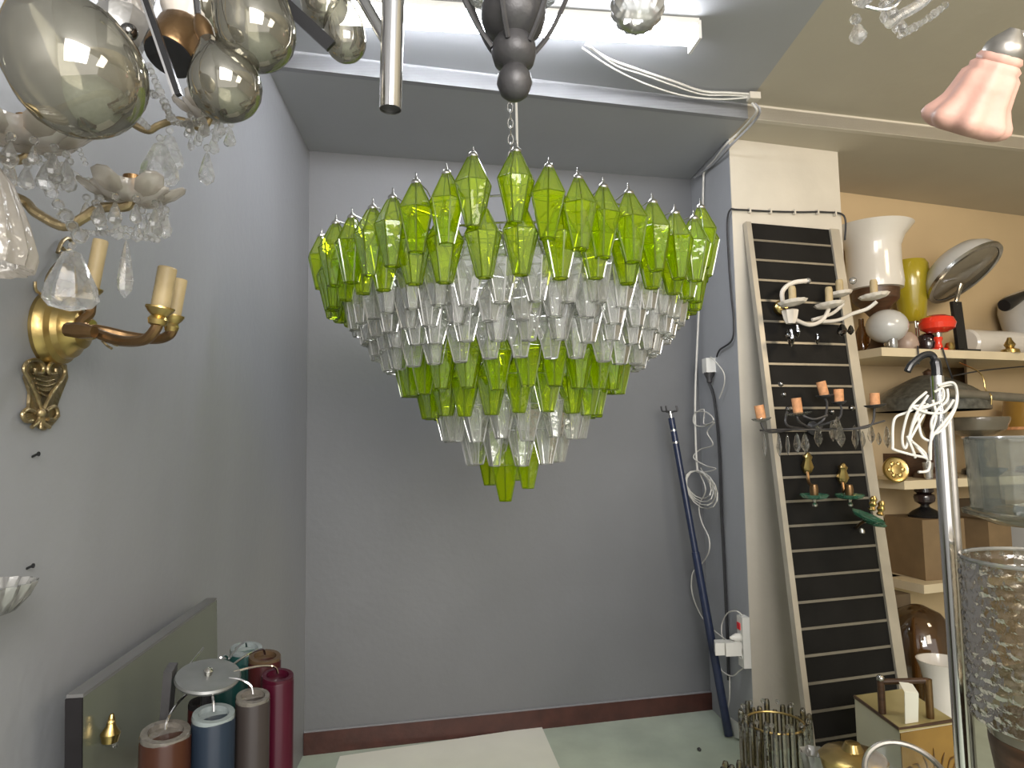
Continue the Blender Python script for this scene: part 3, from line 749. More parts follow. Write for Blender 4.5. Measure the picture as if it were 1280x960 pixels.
tubes = [((207, 917), 1.13, 30, 'tube_brown', 'rim_grey', 'brown', (233, 868)), ((267, 894), 1.17, 26, 'tube_blue', 'rim_clear', 'blue', (262, 856)),
         ((316, 872), 1.22, 21, 'tube_grey', 'rim_grey', 'taupe', (286, 848)), ((347, 846), 1.30, 20, 'tube_crimson', 'tube_crimson', 'crimson', (292, 840)),
         ((331, 822), 1.37, 20, 'tube_red', 'tube_amber', 'dark red', (292, 830)), ((308, 812), 1.44, 20, 'tube_teal', 'rim_clear', 'teal', (286, 824)), ((285, 835), 1.40, 22, 'tube_teal', 'tube_teal', 'deep teal', (276, 822)),
         ((252, 880), 1.30, 16, 'tube_red', 'near_black', 'dark', None)]
for (x, y), Y, rp, mt, rim, nm, src in tubes:
    c = at(x, y, Y); r = rp * Y / F * .95
    o = MB().lathe([(r * .97, 0), (r, .02), (r, c.z - .008), (r * .96, c.z - .004)], (c.x, c.y, 0), seg=24).build('glass_tube', mt, t)
    o['label'] = nm + ' glass tube'
    MB().lathe([(r * .96, -.006), (r * 1.0, -.002), (r * .96, .004), (r * .7, .004), (r * .66, -.004), (0, -.006)], c, (.12, -.12, 1), 24).build('rim', rim, o)
    if src:
        a = at(*src, 1.22 + (Y - 1.22) * .25); b = c + Vector((0, 0, .006)); d = (b - a)
        MB().tube(spl([a, a + d * .45 + Vector((0, 0, .01)), a + d * .9 + Vector((0, 0, .012)), b], 5), .0021, 6).build('wire_arm', 'chrome', t)
MB().tube([at(228, 842, 1.25), at(254, 810, 1.34)], .002, 6).build('wire_arm', 'chrome', t)

# ------------------------------------------------------------------ floor: board, scrap
q = [atz(425, 944, .0), atz(675, 907, .0), Vector((.30, 2.3, 0)), Vector((-.72, 2.1, 0))]
q = [V(p, .001) for p in q]
k1 = -nb * .03
tag(MB().slab([q[0] + k1, q[1] + k1, q[2], q[3]], (0, 0, .008)).build('white_board', 'white_board', None, 0), 'flat off white board lying on green floor against red brown skirting', 'board')
c = atz(874, 937, .004); g = MB(); g.lathe([(0, -.004), (.014, -.003), (.016, .002), (.006, .009), (0, .01)], c, seg=7, flat=.6); tag(g.build('floor_scrap', 'iron', None, 0), 'small dark scrap lying on the bare green floor', 'scrap')
a = rw(925, 925, .03)
g = MB(); g.slab([rw(914, 897, .02), rw(934, 912, .02), rw(935, 926, .02), rw(920, 922, .02)], (-.006, -.001, 0)); tag(g.build('paper_scrap', 'white_plastic', None, 0), 'crumpled white paper scrap at foot of right grey wall', 'paper')

# ------------------------------------------------------------------ cables, plugs and reaching pole by the right grey wall
def cable(pts, r, mat, label, cat='cable', n=6, name='cable'):
    return tag(MB().tube(spl(pts, n), r, 6).build(name, mat), label, cat)
for off, lab in ((0, 'uppermost white ceiling cable sagging from the fluorescent batten'), (1, 'middle white ceiling cable running beside the uppermost one'), (2, 'lowest white ceiling cable sagging widest toward the column')):
    pts = [[(732, 55), (760, 73), (801, 88), (840, 101), (878, 114), (912, 116), (942, 118)], [(738, 58), (770, 82), (806, 94), (842, 107), (878, 118), (912, 119), (944, 121)], [(728, 60), (762, 83), (800, 102), (840, 116), (870, 122), (905, 124), (946, 121)]][off]
    cable([ceilpt(x, y, .02 + .006 * off) for x, y in pts], .0055 if off == 0 else .0038, 'white_cord', lab)
jb = ceilpt(942, 121, .03)
g = MB(); g.box(jb, (.05, .035, .03), td, tn); tag(g.build('junction_box', 'pillar', None, 0), 'small cream junction block at corner of the ceiling step', 'junction box')
def cc(x, y, off=.02):
    z = ZC - .012; p = atz(x, y, z); return p
cable([jb + Vector((.0, .02, -.02)), atz(946, 138, ZC - .02), atz(938, 150, ZC - .016), atz(922, 167, ZC - .014), rw(908, 180, .03), rw(893, 200, .02), rw(881, 214, .016), rw(879, 232, .014), rw(878, 300, .014), rw(872, 420, .02), rw(869, 500, .03), rw(870, 560, .06), rw(872, 590, .07)], .0055, 'white_cord', 'white cable dropping from ceiling corner to the coil of cord')
cable([jb + Vector((.012, .02, -.022)), atz(950, 139, ZC - .02), atz(940, 155, ZC - .03), rw(911, 184, .03), rw(890, 206, .02), rw(868, 222, .016)], .006, 'grey_cord', 'grey painted cable along top of right grey wall')
cable([pil(1056, 300, .012), pil(1055, 270, .012), pil(1030, 265, .012), pil(1000, 265, .012), pil(960, 264, .012), pil(922, 262, .012), P0 + Vector((-.012, -.01, pil(912, 263, 0).z)), rw(909, 280, .012), rw(911, 330, .012), rw(914, 370, .012), rw(917, 400, .012), rw(915, 425, .012), rw(900, 437, .012), rw(896, 446, .012)], .0048, 'dark_cord', 'dark thin cable clipped across top of the cream column')
for k, (x, y) in enumerate(((937, 263), (963, 264), (993, 265), (1022, 265), (1044, 267))):
    c = pil(x, y, .012); g = MB(); g.box(c, (.008, .016, .026), PD, pn_); tag(g.build('cable_clip', 'pillar', None, 0), 'small cream clip, number %d from the left along the column cable' % (k + 1) if False else ['leftmost', 'second from left', 'middle', 'second from right', 'rightmost'][k] + ' of five clips on the column cable', 'clip', 'clips on the column cable')
# plug adapter
a = rw(886, 457, .025)
t = thing('wall_plug', 'white plug adapter with dark plug below on right grey wall', 'plug', a - Vector((0, 0, .07)))
wd_ = (P0 - B1).normalized(); wn_ = Vector((-abs(wd_.y), -wd_.x * (1 if wd_.y < 0 else -1), 0)).normalized()
MB().box(a, (.06, .05, .075), wd_, wn_).build('adapter', 'white_plastic', t)
MB().lathe([(.026, .0), (.026, -.012), (.014, -.035), (.014, -.05), (.006, -.06)], a - Vector((0, 0, .036)), seg=14).build('plug', 'iron', t)
cable([a - Vector((0, 0, .095)), rw(893, 500, .016), rw(899, 560, .014), rw(902, 640, .014), rw(906, 720, .014), rw(909, 790, .014), rw(911, 850, .014)], .0085, 'dark_cord', 'straight dark cable running down right grey wall to the strip')
cable([rw(888, 446, .03), rw(897, 455, .04), rw(905, 467, .03), rw(905, 482, .02), rw(899, 498, .02)], .003, 'white_cord', 'short white wire looping right of the plug adapter')
def coil():
    g = MB(); pts = []
    c = [(868, 515), (882, 515), (892, 525), (880, 533), (868, 530), (868, 518), (880, 512), (880, 530), (893, 528), (884, 540), (891, 556), (875, 562), (867, 572), (882, 582), (895, 586), (880, 590), (876, 585)]
    g.tube(spl([rw(x, y, .05 + .01 * math.sin(i)) for i, (x, y) in enumerate(c)], 6), .0032, 6)
    for k in range(4):
        cx, cy, rx, ry, ph = 873 + k * 1.5, 606 + k * 2, 16 + k * 1.2, 16 + k * 2.2, k
        cyc = [rw(cx + rx * math.cos(2 * PI * j / 14 + ph), cy + ry * math.sin(2 * PI * j / 14 + ph) + (cx + rx * math.cos(2 * PI * j / 14 + ph) - cx) * .4, .07 + .012 * math.sin(j * 2 + k)) for j in range(14)]
        g.tube(cyc, .0034, 6, True)
    g.tube(spl([rw(x, y, .07) for x, y in ((873, 588), (882, 612), (874, 632), (877, 652), (886, 672), (886, 690), (876, 706), (866, 716), (865, 740), (874, 765), (886, 782), (905, 798), (917, 804))], 6), .0034, 6)
    return g
tag(coil().build('cord_coil', 'white_cord'), 'tangled white cord coil hanging on right grey wall above the strip', 'cord')
# power strip
a = rw(929, 801, .018); top_ = rw(930, 771, .018); bot_ = rw(930, 832, .018)
t = thing('power_strip', 'white power strip with red switch and plugs on right grey wall', 'power strip', bot_)
H = (top_ - bot_).length
MB().box((top_ + bot_) / 2, (.062, .035, H), wd_, wn_).build('body', 'white_plastic', t)
cz = (top_ + bot_) / 2
for k in (-1, 1): MB().box(cz + Vector((0, 0, H * .3)) + wd_ * (-.008 + .009 * k) + wn_ * .019, (.014, .006, .03), wd_, wn_).build('switch', 'red', t)
for z in (.08, -.1, -.28): MB().lathe([(.019, 0), (.019, .003), (.016, .003), (.014, -.004), (0, -.004)], cz + Vector((0, 0, H * z)) + wn_ * .018, wn_, 16).build('socket', 'white_plastic', t)
MB().lathe([(.018, .004), (.019, .02), (.012, .035), (.005, .05)], cz + Vector((0, 0, H * .08)) + wn_ * .018, wn_, 14).build('plug', 'white_plastic', t)
MB().box(cz + Vector((0, 0, -H * .12)) + wn_ * .062, (.055, .075, .06), wd_, wn_).build('adapter', 'white_plastic', t)
MB().box(cz + Vector((0, 0, -H * .1)) + wn_ * .12, (.06, .045, .055), (wd_ + wn_ * .3).normalized(), wn_).build('adapter', 'white_plastic', t)
cable([cz + Vector((0, 0, H * .5)), rw(921, 764, .04), rw(910, 766, .05), rw(903, 778, .05), rw(902, 790, .06), rw(904, 800, .07)], .0032, 'white_cord', 'white lead arching over top of the power strip')
cable([cz + Vector((0, 0, -H * .5)), rw(925, 838, .03), rw(915, 845, .04), rw(904, 840, .05), rw(900, 834, .06)], .0032, 'white_cord', 'white lead looping below the power strip')
cable([rw(912, 846, .03), rw(912, 870, .03), rw(910, 884, .03)], .0032, 'white_cord', 'short white lead hanging straight below the strip beside pole foot')
# reaching pole
f0 = atz(911, 921, .0); f1 = at(838, 517, 3.60)
t = thing('reaching_pole', 'navy blue reaching pole with clawed tip leaning in right corner', 'pole', f0)
ax = (f1 - f0).normalized()
MB().tube([f0 + Vector((0, 0, .006)), f0.lerp(f1, .55)], .0205, 14).build('lower_tube', 'navy', t)
MB().tube([f0.lerp(f1, .54), f0.lerp(f1, .985)], .0165, 14).build('upper_tube', 'navy', t)
for f_ in (.90, .94): MB().tube([f0.lerp(f1, f_), f0.lerp(f1, f_ + .006)], .0175, 14).build('band', 'chrome', t)
MB().tube([f0.lerp(f1, .972), f1 + ax * .01], .012, 12).build('ferrule', 'chrome', t)
for sg in ((-1, .2), (.8, .3), (-.3, -.8), (.35, -.6)):
    u = Vector((sg[0], sg[1] * .5, 0)).normalized()
    MB().tube(spl([f1, f1 + u * .022 + ax * .012, f1 + u * .04 + ax * .014, f1 + u * .042 + ax * .04], 4), .0048, 6).build('claw', 'iron', t)

# ------------------------------------------------------------------ slatwall panel leaning on the column
TLp, TRp = pil(931, 278, .02), pil(1047, 288, .02)
BLp = Vector((1.150, 2.76, 0)); BRp = Vector((1.648, 2.90, 0))
t = thing('slatwall_panel', 'tall dark slatted display panel with pale rails leaning on column', 'display panel', (BLp + BRp) / 2)
pu = (BRp - BLp).normalized(); pv = (TLp - BLp); HV = pv.length; pvn = pv.normalized(); pn = pu.cross(pvn).normalized()
if pn.y > 0: pn = -pn
def pp(f_u, f_v, off=0):   # bilinear point on the panel
    a = BLp.lerp(BRp, f_u); b = TLp.lerp(TRp, f_u); return a.lerp(b, f_v) + pn * off
def pan(x, y, off=0): return onplane(x, y, BLp + pn * off, pn)
def strip(u0, u1, v0, v1, o0, o1): return MB().hexa([pp(u0, v0, o0), pp(u1, v0, o0), pp(u1, v0, o1), pp(u0, v0, o1), pp(u0, v1, o0), pp(u1, v1, o0), pp(u1, v1, o1), pp(u0, v1, o1)])
strip(.05, .9, 0.0, 1, -.016, 0).build('board', 'black_board', t)
strip(0, .05, 0, 1, -.016, .012).build('side_frame', 'alu_frame', t)
strip(.9, 1, 0, 1, -.016, .012).build('side_frame', 'alu_frame', t)
NR = 24
for k in range(NR):
    v = 1 - (.037 + k * .0413)
    if v < .02: break
    strip(.055, .895, v - .0021, v + .0021, -.001, .005).build('rail', 'alu', t)

# sconces hung on the panel
def tube_px(pts, r, mat, par, name='arm', n=5):   # pts (x, y, off from panel)
    return MB().tube(spl([pan(*q) for q in pts], n), r, 8).build(name, mat, par)
def saucer(c, r, mat, par, ax=(0, 0, 1), h=.012, sc=12):
    return MB().lathe([(.004, -.008), (r * .5, -.006), (r * .85, 0), (r, h), (r * .96, h + .002), (r * .8, .005), (r * .45, -.001), (.003, 0)], c, ax, 40, scal=(sc, .05)).build('saucer', mat, par)
def gdrop(c, L, W, mat, par):
    return MB().lathe([(0, 0), (W * .12, -L * .08), (W * .25, -L * .15), (W * .5, -L * .6), (W * .35, -L * .8), (0, -L)], c, seg=8, flat=.5).build('pendant', mat, par, 12)
t = thing('crystal_sconce', 'milky glass wall sconce with cream candles on scalloped saucers', 'wall lamp', pan(985, 430, .0), 'sconces on the slat panel')
MB().lathe([(.034, 0), (.036, .02), (.03, .03), (.02, .035), (.016, .05)], pan(974, 386, .002), pn, 20).build('mount', 'brass', t)
MB().lathe([(.02, -.025), (.03, .0), (.036, .035), (.03, .04)], pan(988, 398, .07), (0, 0, 1), 16, scal=(8, .1)).build('body', 'porcelain', t)
tube_px([(980, 385, .04), (978, 365, .06), (990, 354, .07), (1008, 351, .08)], .011, 'porcelain', t)
tube_px([(995, 400, .05), (1012, 406, .08), (1028, 400, .1), (1036, 386, .12)], .0095, 'porcelain', t)
tube_px([(1028, 402, .06), (1048, 400, .1), (1066, 392, .14), (1084, 386, .18), (1096, 377, .22)], .0085, 'porcelain', t)
tube_px([(1015, 400, .05), (1040, 392, .07), (1054, 380, .08)], .008, 'porcelain', t)
MB().ball(pan(1010, 351, .08), .014, 12, 8).build('finial', 'clear_edge', t)
MB().ball(pan(1066, 351, .1), .018, 12, 8).build('finial', 'clear_edge', t)
for x, yt, yb, sy, off, sr in ((991, 355, 377, 380, .14, 18), (1037, 355, 379, 383, .14, 18), (1050, 347, 366, 369, .06, 15), (1093, 347, 369, 372, .2, 18)):
    b_ = pan(x, sy, off); Yd = b_.y; r = sr * Yd / F
    sa = saucer(b_, r, 'porcelain', t, (-.1, .05, 1)); H = (yb - yt) * Yd / F; rc = 4.6 * Yd / F
    MB().lathe([(rc, 0), (rc, H * .85), (rc * .8, H), (0, H)], b_ + Vector((0, 0, .003)), seg=14).build('candle_sleeve', 'candle', sa)
for x, y0, y1, wd in ((988, 408, 436, 16), (996, 404, 424, 13), (1052, 404, 422, 22), (1021, 415, 432, 9), (1063, 406, 420, 14), (984, 412, 424, 12)):
    gdrop(pan(x, y0, .1), (y1 - y0) * 3 / F, wd * 3 / F, 'crystal_dark', t)

t = thing('black_arm_sconce', 'black wire wall sconce with cork coloured sleeves and hanging crystals', 'wall lamp', pan(1020, 572, .0), 'sconces on the slat panel')
MB().lathe([(.03, 0), (.034, .012), (.02, .03), (.01, .06)], pan(1015, 536, .002), pn, 18).build('mount', 'iron', t)
tube_px([(950, 538, .1), (975, 537, .12), (1020, 537, .14), (1065, 536, .16), (1106, 526, .2)], .004, 'iron', t)
for pts in ([(1015, 536, .05), (990, 534, .14), (982, 528, .16), (984, 515, .14)], [(1015, 536, .05), (1000, 528, .2), (996, 520, .22)], [(1015, 534, .05), (1030, 524, .1), (1034, 505, .09), (1030, 497, .08)], [(1015, 534, .05), (1046, 525, .12), (1052, 512, .12), (1049, 505, .11)], [(1030, 537, .12), (1070, 536, .2), (1090, 530, .22), (1093, 510, .22)], [(990, 537, .1), (960, 540, .14), (951, 528, .15)], [(1004, 520, .1), (1018, 524, .12), (1034, 519, .12)]):
    tube_px(pts, .005, 'iron', t)
for x, yt, yb, off, ln, sr in ((952, 507, 525, .15, -.16, 12), (998, 498, 518, .22, -.1, 16), (1031, 477, 496, .08, -.22, 11), (1049, 487, 504, .11, 0, 9), (1094, 492, 508, .22, 0, 13)):
    b_ = pan(x, yb, off); Yd = b_.y
    sa = saucer(b_, sr * Yd / F, 'clear_sheet' if sr > 11 and x < 1060 else 'iron', t, (-.08, 0, 1), .006, 8)
    rc = 5.8 * Yd / F; H = (yb - yt) * Yd / F
    MB().lathe([(rc, 0), (rc, H), (rc * .7, H), (0, H - .006)], b_ + Vector((0, 0, .002)), (ln, 0, 1), 14).build('candle_sleeve', 'cork', sa)
for x, y0, y1, wd in ((955, 541, 572, 9), (973, 541, 571, 12), (984, 542, 570, 9), (996, 541, 567, 16), (1006, 541, 567, 17), (1022, 530, 560, 17), (1040, 525, 553, 14), (1046, 520, 555, 20), (1050, 530, 560, 18), (1068, 530, 563, 14), (1088, 530, 556, 15), (1108, 532, 562, 15), (1078, 538, 560, 10), (1098, 540, 558, 10)):
    gdrop(pan(x, y0, .14 + .06 * random.random()), (y1 - y0) * 2.85 / F, wd * 2.85 / F, 'crystal_clear', t)
for x, y in ((985, 511), (976, 480), (980, 493), (1064, 510), (1040, 515)): MB().ball(pan(x, y, .1), .012, 10, 8).build('glass_knop', 'crystal_dark', t)

def green_sconce(label, cx, top, dish, off, lean=0):
    t = thing('green_dish_sconce', label, 'wall lamp', pan(cx, dish + 25, 0), 'sconces on the slat panel')
    MB().lathe([(.014, -.03), (.02, -.02), (.026, 0), (.016, .03), (.02, .045), (.008, .06), (0, .066)], pan(cx - 5, top + 16, .02), (0, -.2, 1), 14, scal=(6, .12)).build('mount', 'brass', t)
    tube_px([(cx - 5, top + 20, .02), (cx - 3, top + 36, .04), (cx + 2, dish - 14, off * .7), (cx + 6, dish - 6, off)], .007, 'bronze', t)
    c = pan(cx + 4, dish, off); r = 17 * c.y / F
    saucer(c, r, 'green_dish', t, (lean, -.02, 1), .012, 8)
    MB().lathe([(.016, 0), (.018, .03), (.015, .05), (.012, .052)], c + Vector((0, 0, .004)), seg=14).build('socket_cup', 'bronze', t)
    MB().lathe([(0, -.045), (.011, -.036), (.012, -.028), (.006, -.02), (.01, -.006)], c, seg=12).build('finial', 'nickel', t)
green_sconce('leftmost green dish sconce under the black wire sconce, tall brass mount', 1014, 567, 622, .12)
green_sconce('middle green dish sconce beside right edge of the slat panel', 1058, 580, 622, .1)
t = thing('green_dish_sconce', 'tilted green dish sconce with twin brass cups right of slat panel', 'wall lamp', pan(1088, 668, 0), 'sconces on the slat panel')
c = pan(1084, 648, .13)
saucer(c, .068, 'green_dish', t, (.35, -.25, 1), .012, 8); saucer(pan(1092, 655, .12), .05, 'green_dish', t, (.3, -.1, 1), .01, 8)
for x, y in ((1091, 630), (1101, 636)): MB().lathe([(.008, -.03), (.016, -.024), (.01, -.012), (.018, 0), (.012, .01), (.016, .02), (.008, .034)], pan(x, y, .12), (.2, 0, 1), 14).build('socket_cup', 'brass', t)
MB().lathe([(0, -.03), (.012, -.02), (.012, -.01), (.007, 0)], pan(1077, 660, .13), seg=12).build('finial', 'nickel', t)
tube_px([(1070, 660, .0), (1075, 655, .07), (1083, 650, .12)], .006, 'bronze', t)

# ------------------------------------------------------------------ shelves in the alcove
SD = (A1 - A0).normalized(); SN = Vector((SD.y, -SD.x, 0))
SO = Vector((1.95, 3.55, 0))
def sh(x, y, off=.2): return onplane(x, y, SO - SN * off, SN)
wall_off = (A0 - SO).dot(-SN)
def shelf(zt, xl, label, xleft2, th=.045):
    a = SO + SD * ((V(sh(xl, 440, 0), 0) - SO).dot(SD)); b = SO + SD * 2.6
    back = -SN * (wall_off - .002)
    g = MB(); g.slab([V(a, zt), V(b, zt), V(b + back, zt), V(a + back, zt)], (0, 0, -th))
    a2 = SO + SD * ((V(sh(xleft2, 440, .22), 0) - SO).dot(SD)) - SN * .22
    g.slab([V(a2, zt), V(a - SN * .22, zt), V(a + back, zt), V(a2 + back * .55, zt)], (0, 0, -th))
    tag(g.build('display_shelf', 'shelf', None, 0), label, 'shelf', 'alcove shelves')
Z1, Z2, Z3 = 1.905, 1.205, .665
shelf(Z1, 1102, 'top cream alcove shelf holding white lampshades and red lamp', 1068)
shelf(Z2, 1120, 'middle cream alcove shelf with leaded shade and brass medallion', 1092)
shelf(Z3, 1136, 'lowest cream alcove shelf under brown cardboard boxes', 1110)
pxm = 3.75 / F
def base(x, z, off): p = sh(x, 430, off); 
def spt(x, z, off):
    p = sh(x, 430, off); return Vector((p.x, p.y, z))
def lth(name, label, cat, x, z, off, prof, mat, seg=32, scal=None, group=None):
    g = MB(); g.lathe(prof, spt(x, z, off), seg=seg, scal=scal); return tag(g.build(name, mat), label, cat, group)
# flared opal lamp
c = spt(1098, Z1, .2)
t = thing('opal_table_lamp', 'table lamp with tall flared opal glass shade next to the column', 'lamp', c)
MB().lathe([(0, 0), (.06, 0), (.065, .02), (.04, .06), (.03, .2), (.08, .26), (.12, .3), (.125, .36), (.1, .37)], c, seg=28).build('foot', 'wood_dark', t)
MB().lathe([(.1, .355), (.145, .362), (.15, .40), (.143, .5), (.143, .6), (.165, .66), (.215, .72), (.21, .722), (.16, .665), (.137, .6), (.137, .5), (.142, .41), (.1, .37)], c, seg=40).build('shade', 'opal', t)
c = spt(1143, Z1, .26)
t = thing('olive_glass_lamp', 'olive yellow glass lamp on thin chrome legs behind red lamp', 'lamp', c)
MB().lathe([(0, .2), (.05, .2), (.072, .23), (.082, .33), (.1, .4), (.105, .46), (.1, .54), (.085, .565), (0, .57)], c, seg=32).build('shade', 'olive', t)
for a in (.3, 2.4, 4.5): MB().tube([c + Vector((.035 * math.cos(a), .035 * math.sin(a), .205)), c + Vector((.045 * math.cos(a), .045 * math.sin(a), 0))], .006, 8).build('leg', 'chrome', t)
# disc lamp
c = spt(1200, Z1, .07)
t = thing('disc_lamp', 'tilted white disc lamp with dark glass front on black bar', 'lamp', c)
MB().box(c + Vector((0, 0, .145)) , (.07, .02, .29), SD, SN, (-.06, 0, 1)).build('bar', 'black', t)
MB().box(c + Vector((0.02, 0, .006)), (.13, .1, .012), SD, SN).build('foot', 'black', t)
dc = sh(1206, 342, .06); dn = Vector((.36, -.50, -.8)).normalized()
MB().lathe([(.215, 0), (.222, -.01), (.21, -.05), (.17, -.1), (.1, -.135), (0, -.145)], dc, dn, 40).build('dome', 'opal_grey', t)
MB().lathe([(0, .008), (.195, .006), (.205, .0), (.19, -.004)], dc, dn, 40).build('glass_front', 'smoke', t)
MB().lathe([(.2, .008), (.224, .008), (.226, -.008), (.21, -.01), (.2, -.004)], dc, dn, 40, cap=False).build('rim', 'nickel', t)
MB().tube([c + Vector((-.012, 0, .27)), dc - dn * .04 - Vector((0, 0, .09))], .012, 10).build('joint', 'chrome', t)
# big cream bowl shade standing behind, white cylinder lying, red lamp and small pieces
lth('bowl_shade', 'large cream glass bowl shade behind the tilted disc lamp', 'lampshade', 1298, Z1, .215, [(0, .0), (.17, 0), (.18, .03), (.165, .1), (.18, .2), (.2, .3), (.195, .36), (.16, .41), (.08, .44), (0, .445)], 'opal_grey', 40)
a, b = spt(1208, Z1 + .084, .23), spt(1283, Z1 + .084, .23)
g = MB(); g.lathe([(.07, 0), (.083, .012), (.083, (b - a).length), (.07, (b - a).length + .01)], a, SD, 28); tag(g.build('glass_cylinder', 'opal'), 'white glass cylinder shade lying flat under the tilted disc lamp', 'lampshade')
c = spt(1173, Z1, .06)
t = thing('red_mushroom_lamp', 'small glossy red mushroom lamp on the top alcove shelf', 'lamp', c)
MB().lathe([(0, 0), (.045, 0), (.045, .012), (.022, .022), (.016, .05), (.024, .07), (.02, .08)], c, seg=24).build('foot', 'red_gloss', t)
MB().lathe([(.02, .08), (.021, .1), (.02, .11)], c, seg=18).build('collar', 'chrome', t)
MB().lathe([(0, .1), (.05, .105), (.085, .125), (.094, .155), (.08, .185), (.05, .2), (0, .205)], c, seg=32).build('shade', 'red_gloss', t)
c = spt(1159, Z1, .13); g = MB(); g.lathe([(0, 0), (.025, 0), (.05, .02), (.058, .058), (.045, .095), (.02, .11), (0, .112)], c, seg=24); tag(g.build('glass_globe', 'dark_glass'), 'dark plum glass globe beside the red mushroom lamp', 'globe')
c = spt(1133, Z1, .08); g = MB(); g.lathe([(0, 0), (.05, 0), (.062, .03), (.055, .07), (.03, .1), (0, .105)], c, seg=24); tag(g.build('pink_lampshade', 'pinkish'), 'dusty pink rounded glass shade left of the dark globe', 'lampshade')
c = spt(1110, Z1, .06)
t = thing('globe_lamp', 'white glass globe lamp low in front of the opal lamp', 'lamp', c)
MB().lathe([(0, 0), (.04, 0), (.045, .01), (.02, .02), (.02, .04)], c, seg=20).build('foot', 'chrome', t)
MB().ball(c + Vector((0, 0, .125)), (.105, .092), 28, 14).build('globe', 'opal_grey', t)
lth('amber_bottle', 'amber brown glass bottle beside slat panel on the top shelf', 'bottle', 1078, Z1, .3, [(0, 0), (.035, 0), (.04, .01), (.04, .12), (.015, .17), (.015, .21), (0, .21)], 'smoke_thin', 20)
lth('glass_jar', 'little clear glass jar with brass cap at shelf front corner', 'jar', 1116, Z1, .02, [(0, 0), (.022, 0), (.025, .01), (.024, .05), (.015, .06), (.017, .075), (0, .076)], 'clear_edge', 18)
lth('brass_candlestick', 'small brass candlestick standing at right end of top shelf', 'candlestick', 1262, Z1, .03, [(0, 0), (.05, 0), (.045, .02), (.02, .03), (.03, .05), (.015, .075), (.01, .09), (0, .092)], 'brass', 20)
lth('glass_globe', 'tiny brass tinted globe right of the red lamp foot', 'globe', 1187, Z1, .03, [(0, 0), (.018, .004), (.026, .024), (.018, .044), (0, .05)], 'brass', 16)
c = spt(1302, Z1, .04)
t = thing('desk_lamp', 'black desk lamp head reaching in at right end of shelf', 'lamp', c)
MB().lathe([(0, 0), (.07, 0), (.07, .015), (.01, .025), (.008, .42)], c, seg=20).build('base', 'black', t)
hd = sh(1255, 382, .02); he = c + Vector((0, 0, .4))
MB().lathe([(.035, 0), (.04, .02), (.034, .1), (.02, (he - hd).length * .7), (.009, (he - hd).length)], hd, he - hd, 20).build('lamp_head', 'black', t)
def scord(pts, label): tag(MB().tube(spl(pts, 5), .0045, 6).build('electric_cable', 'dark_cord'), label, 'cord')
scord([spt(1147, Z1 + .01, .02), spt(1147, Z1 + .006, -.008), spt(1147, Z1 - .08, -.012), sh(1147, 452, -.012)], 'dark cord hanging over shelf front below the dark globe')
scord([spt(1178, Z1 + .01, .02), spt(1178, Z1 + .006, -.008), sh(1180, 442, -.01), sh(1188, 466, .0), sh(1192, 478, .05)], 'dark cord hanging over shelf front below the red lamp')
scord([sh(1190, 470, .1), sh(1230, 463, .12), sh(1282, 458, .14), sh(1300, 458, .16)], 'dark cord strung sideways beneath the top shelf')
g = MB(); a = sh(1203, 460, .3)
g.slab([spt(1203, Z1 - .045, .03), spt(1203, Z1 - .045, .45), spt(1203, Z1 - .22, .45), spt(1203, Z1 - .2, .4)], SD * .02); tag(g.build('shelf_bracket', 'wood_dark', None, 0), 'dark bracket under the top alcove shelf above brass rod', 'bracket')

# middle shelf
c = spt(1158, Z2, .125)
t = thing('leaded_lamp', 'table lamp with wide dark leaded glass shade on middle shelf', 'lamp', c)
zr = 1.575 - Z2
MB().lathe([(.28, zr), (.285, zr + .004), (.285, zr + .065), (.275, zr + .075), (.2, zr + .13), (.09, zr + .185), (.05, zr + .2), (.05, zr + .195), (.19, zr + .12), (.27, zr + .06), (.278, zr)], c, seg=40).build('shade', 'lead', t, 20)
MB().lathe([(0, 0), (.11, 0), (.1, .03), (.03, .06), (.025, .2), (.05, .28), (.02, .36), (.02, zr + .19), (.03, zr + .22), (0, zr + .24)], c, seg=20).build('stand', 'wood_dark', t)
c = spt(1212, Z2, .2)
t = thing('smoked_bowl_lamp', 'smoky grey bowl lamp on stacked dark stand behind chrome pole', 'lamp', c)
MB().lathe([(.02, .22), (.08, .225), (.15, .26), (.175, .32), (.172, .335), (.1, .34), (0, .34)], c, seg=32).build('bowl', 'smoke', t)
MB().lathe([(0, 0), (.09, 0), (.085, .03), (.04, .05), (.045, .09), (.03, .11), (.045, .15), (.03, .17), (.045, .2), (.02, .225)], c, seg=20).build('stand', 'black', t)
c = spt(1278, Z2, .2)
t = thing('amber_shade_lamp', 'amber glass drum shade lamp with orange rim at right edge', 'lamp', c)
MB().lathe([(.13, .27), (.135, .275), (.12, .44), (.05, .46), (0, .46)], c, seg=32).build('shade', 'amber', t)
MB().lathe([(.134, .258), (.139, .262), (.138, .276), (.13, .278)], c, seg=32, cap=False).build('rim', 'cork', t)
MB().lathe([(0, 0), (.09, 0), (.08, .03), (.02, .05), (.02, .3)], c, seg=20).build('stand', 'bronze', t)
a, b = sh(1183, 491, -.15), sh(1300, 499, -.15)
t = thing('brass_rod', 'long brass rod resting level in front of leaded shade', 'rod', a)
MB().tube([a, b], .023, 14).build('rod', 'alu', t)
MB().tube(spl([a.lerp(b, .42) + Vector((0, -.026, -.05)), a.lerp(b, .42) + Vector((0, -.03, .0)), a.lerp(b, .42) + Vector((-.005, 0, .03)), a.lerp(b, .42) + Vector((-.012, .02, .12)), a.lerp(b, .42) - SN * .14 + Vector((0, 0, .19))], 5), .0035, 6).build('hook', 'brass', t)
g = MB(); cm = sh(1120, 587, .02)
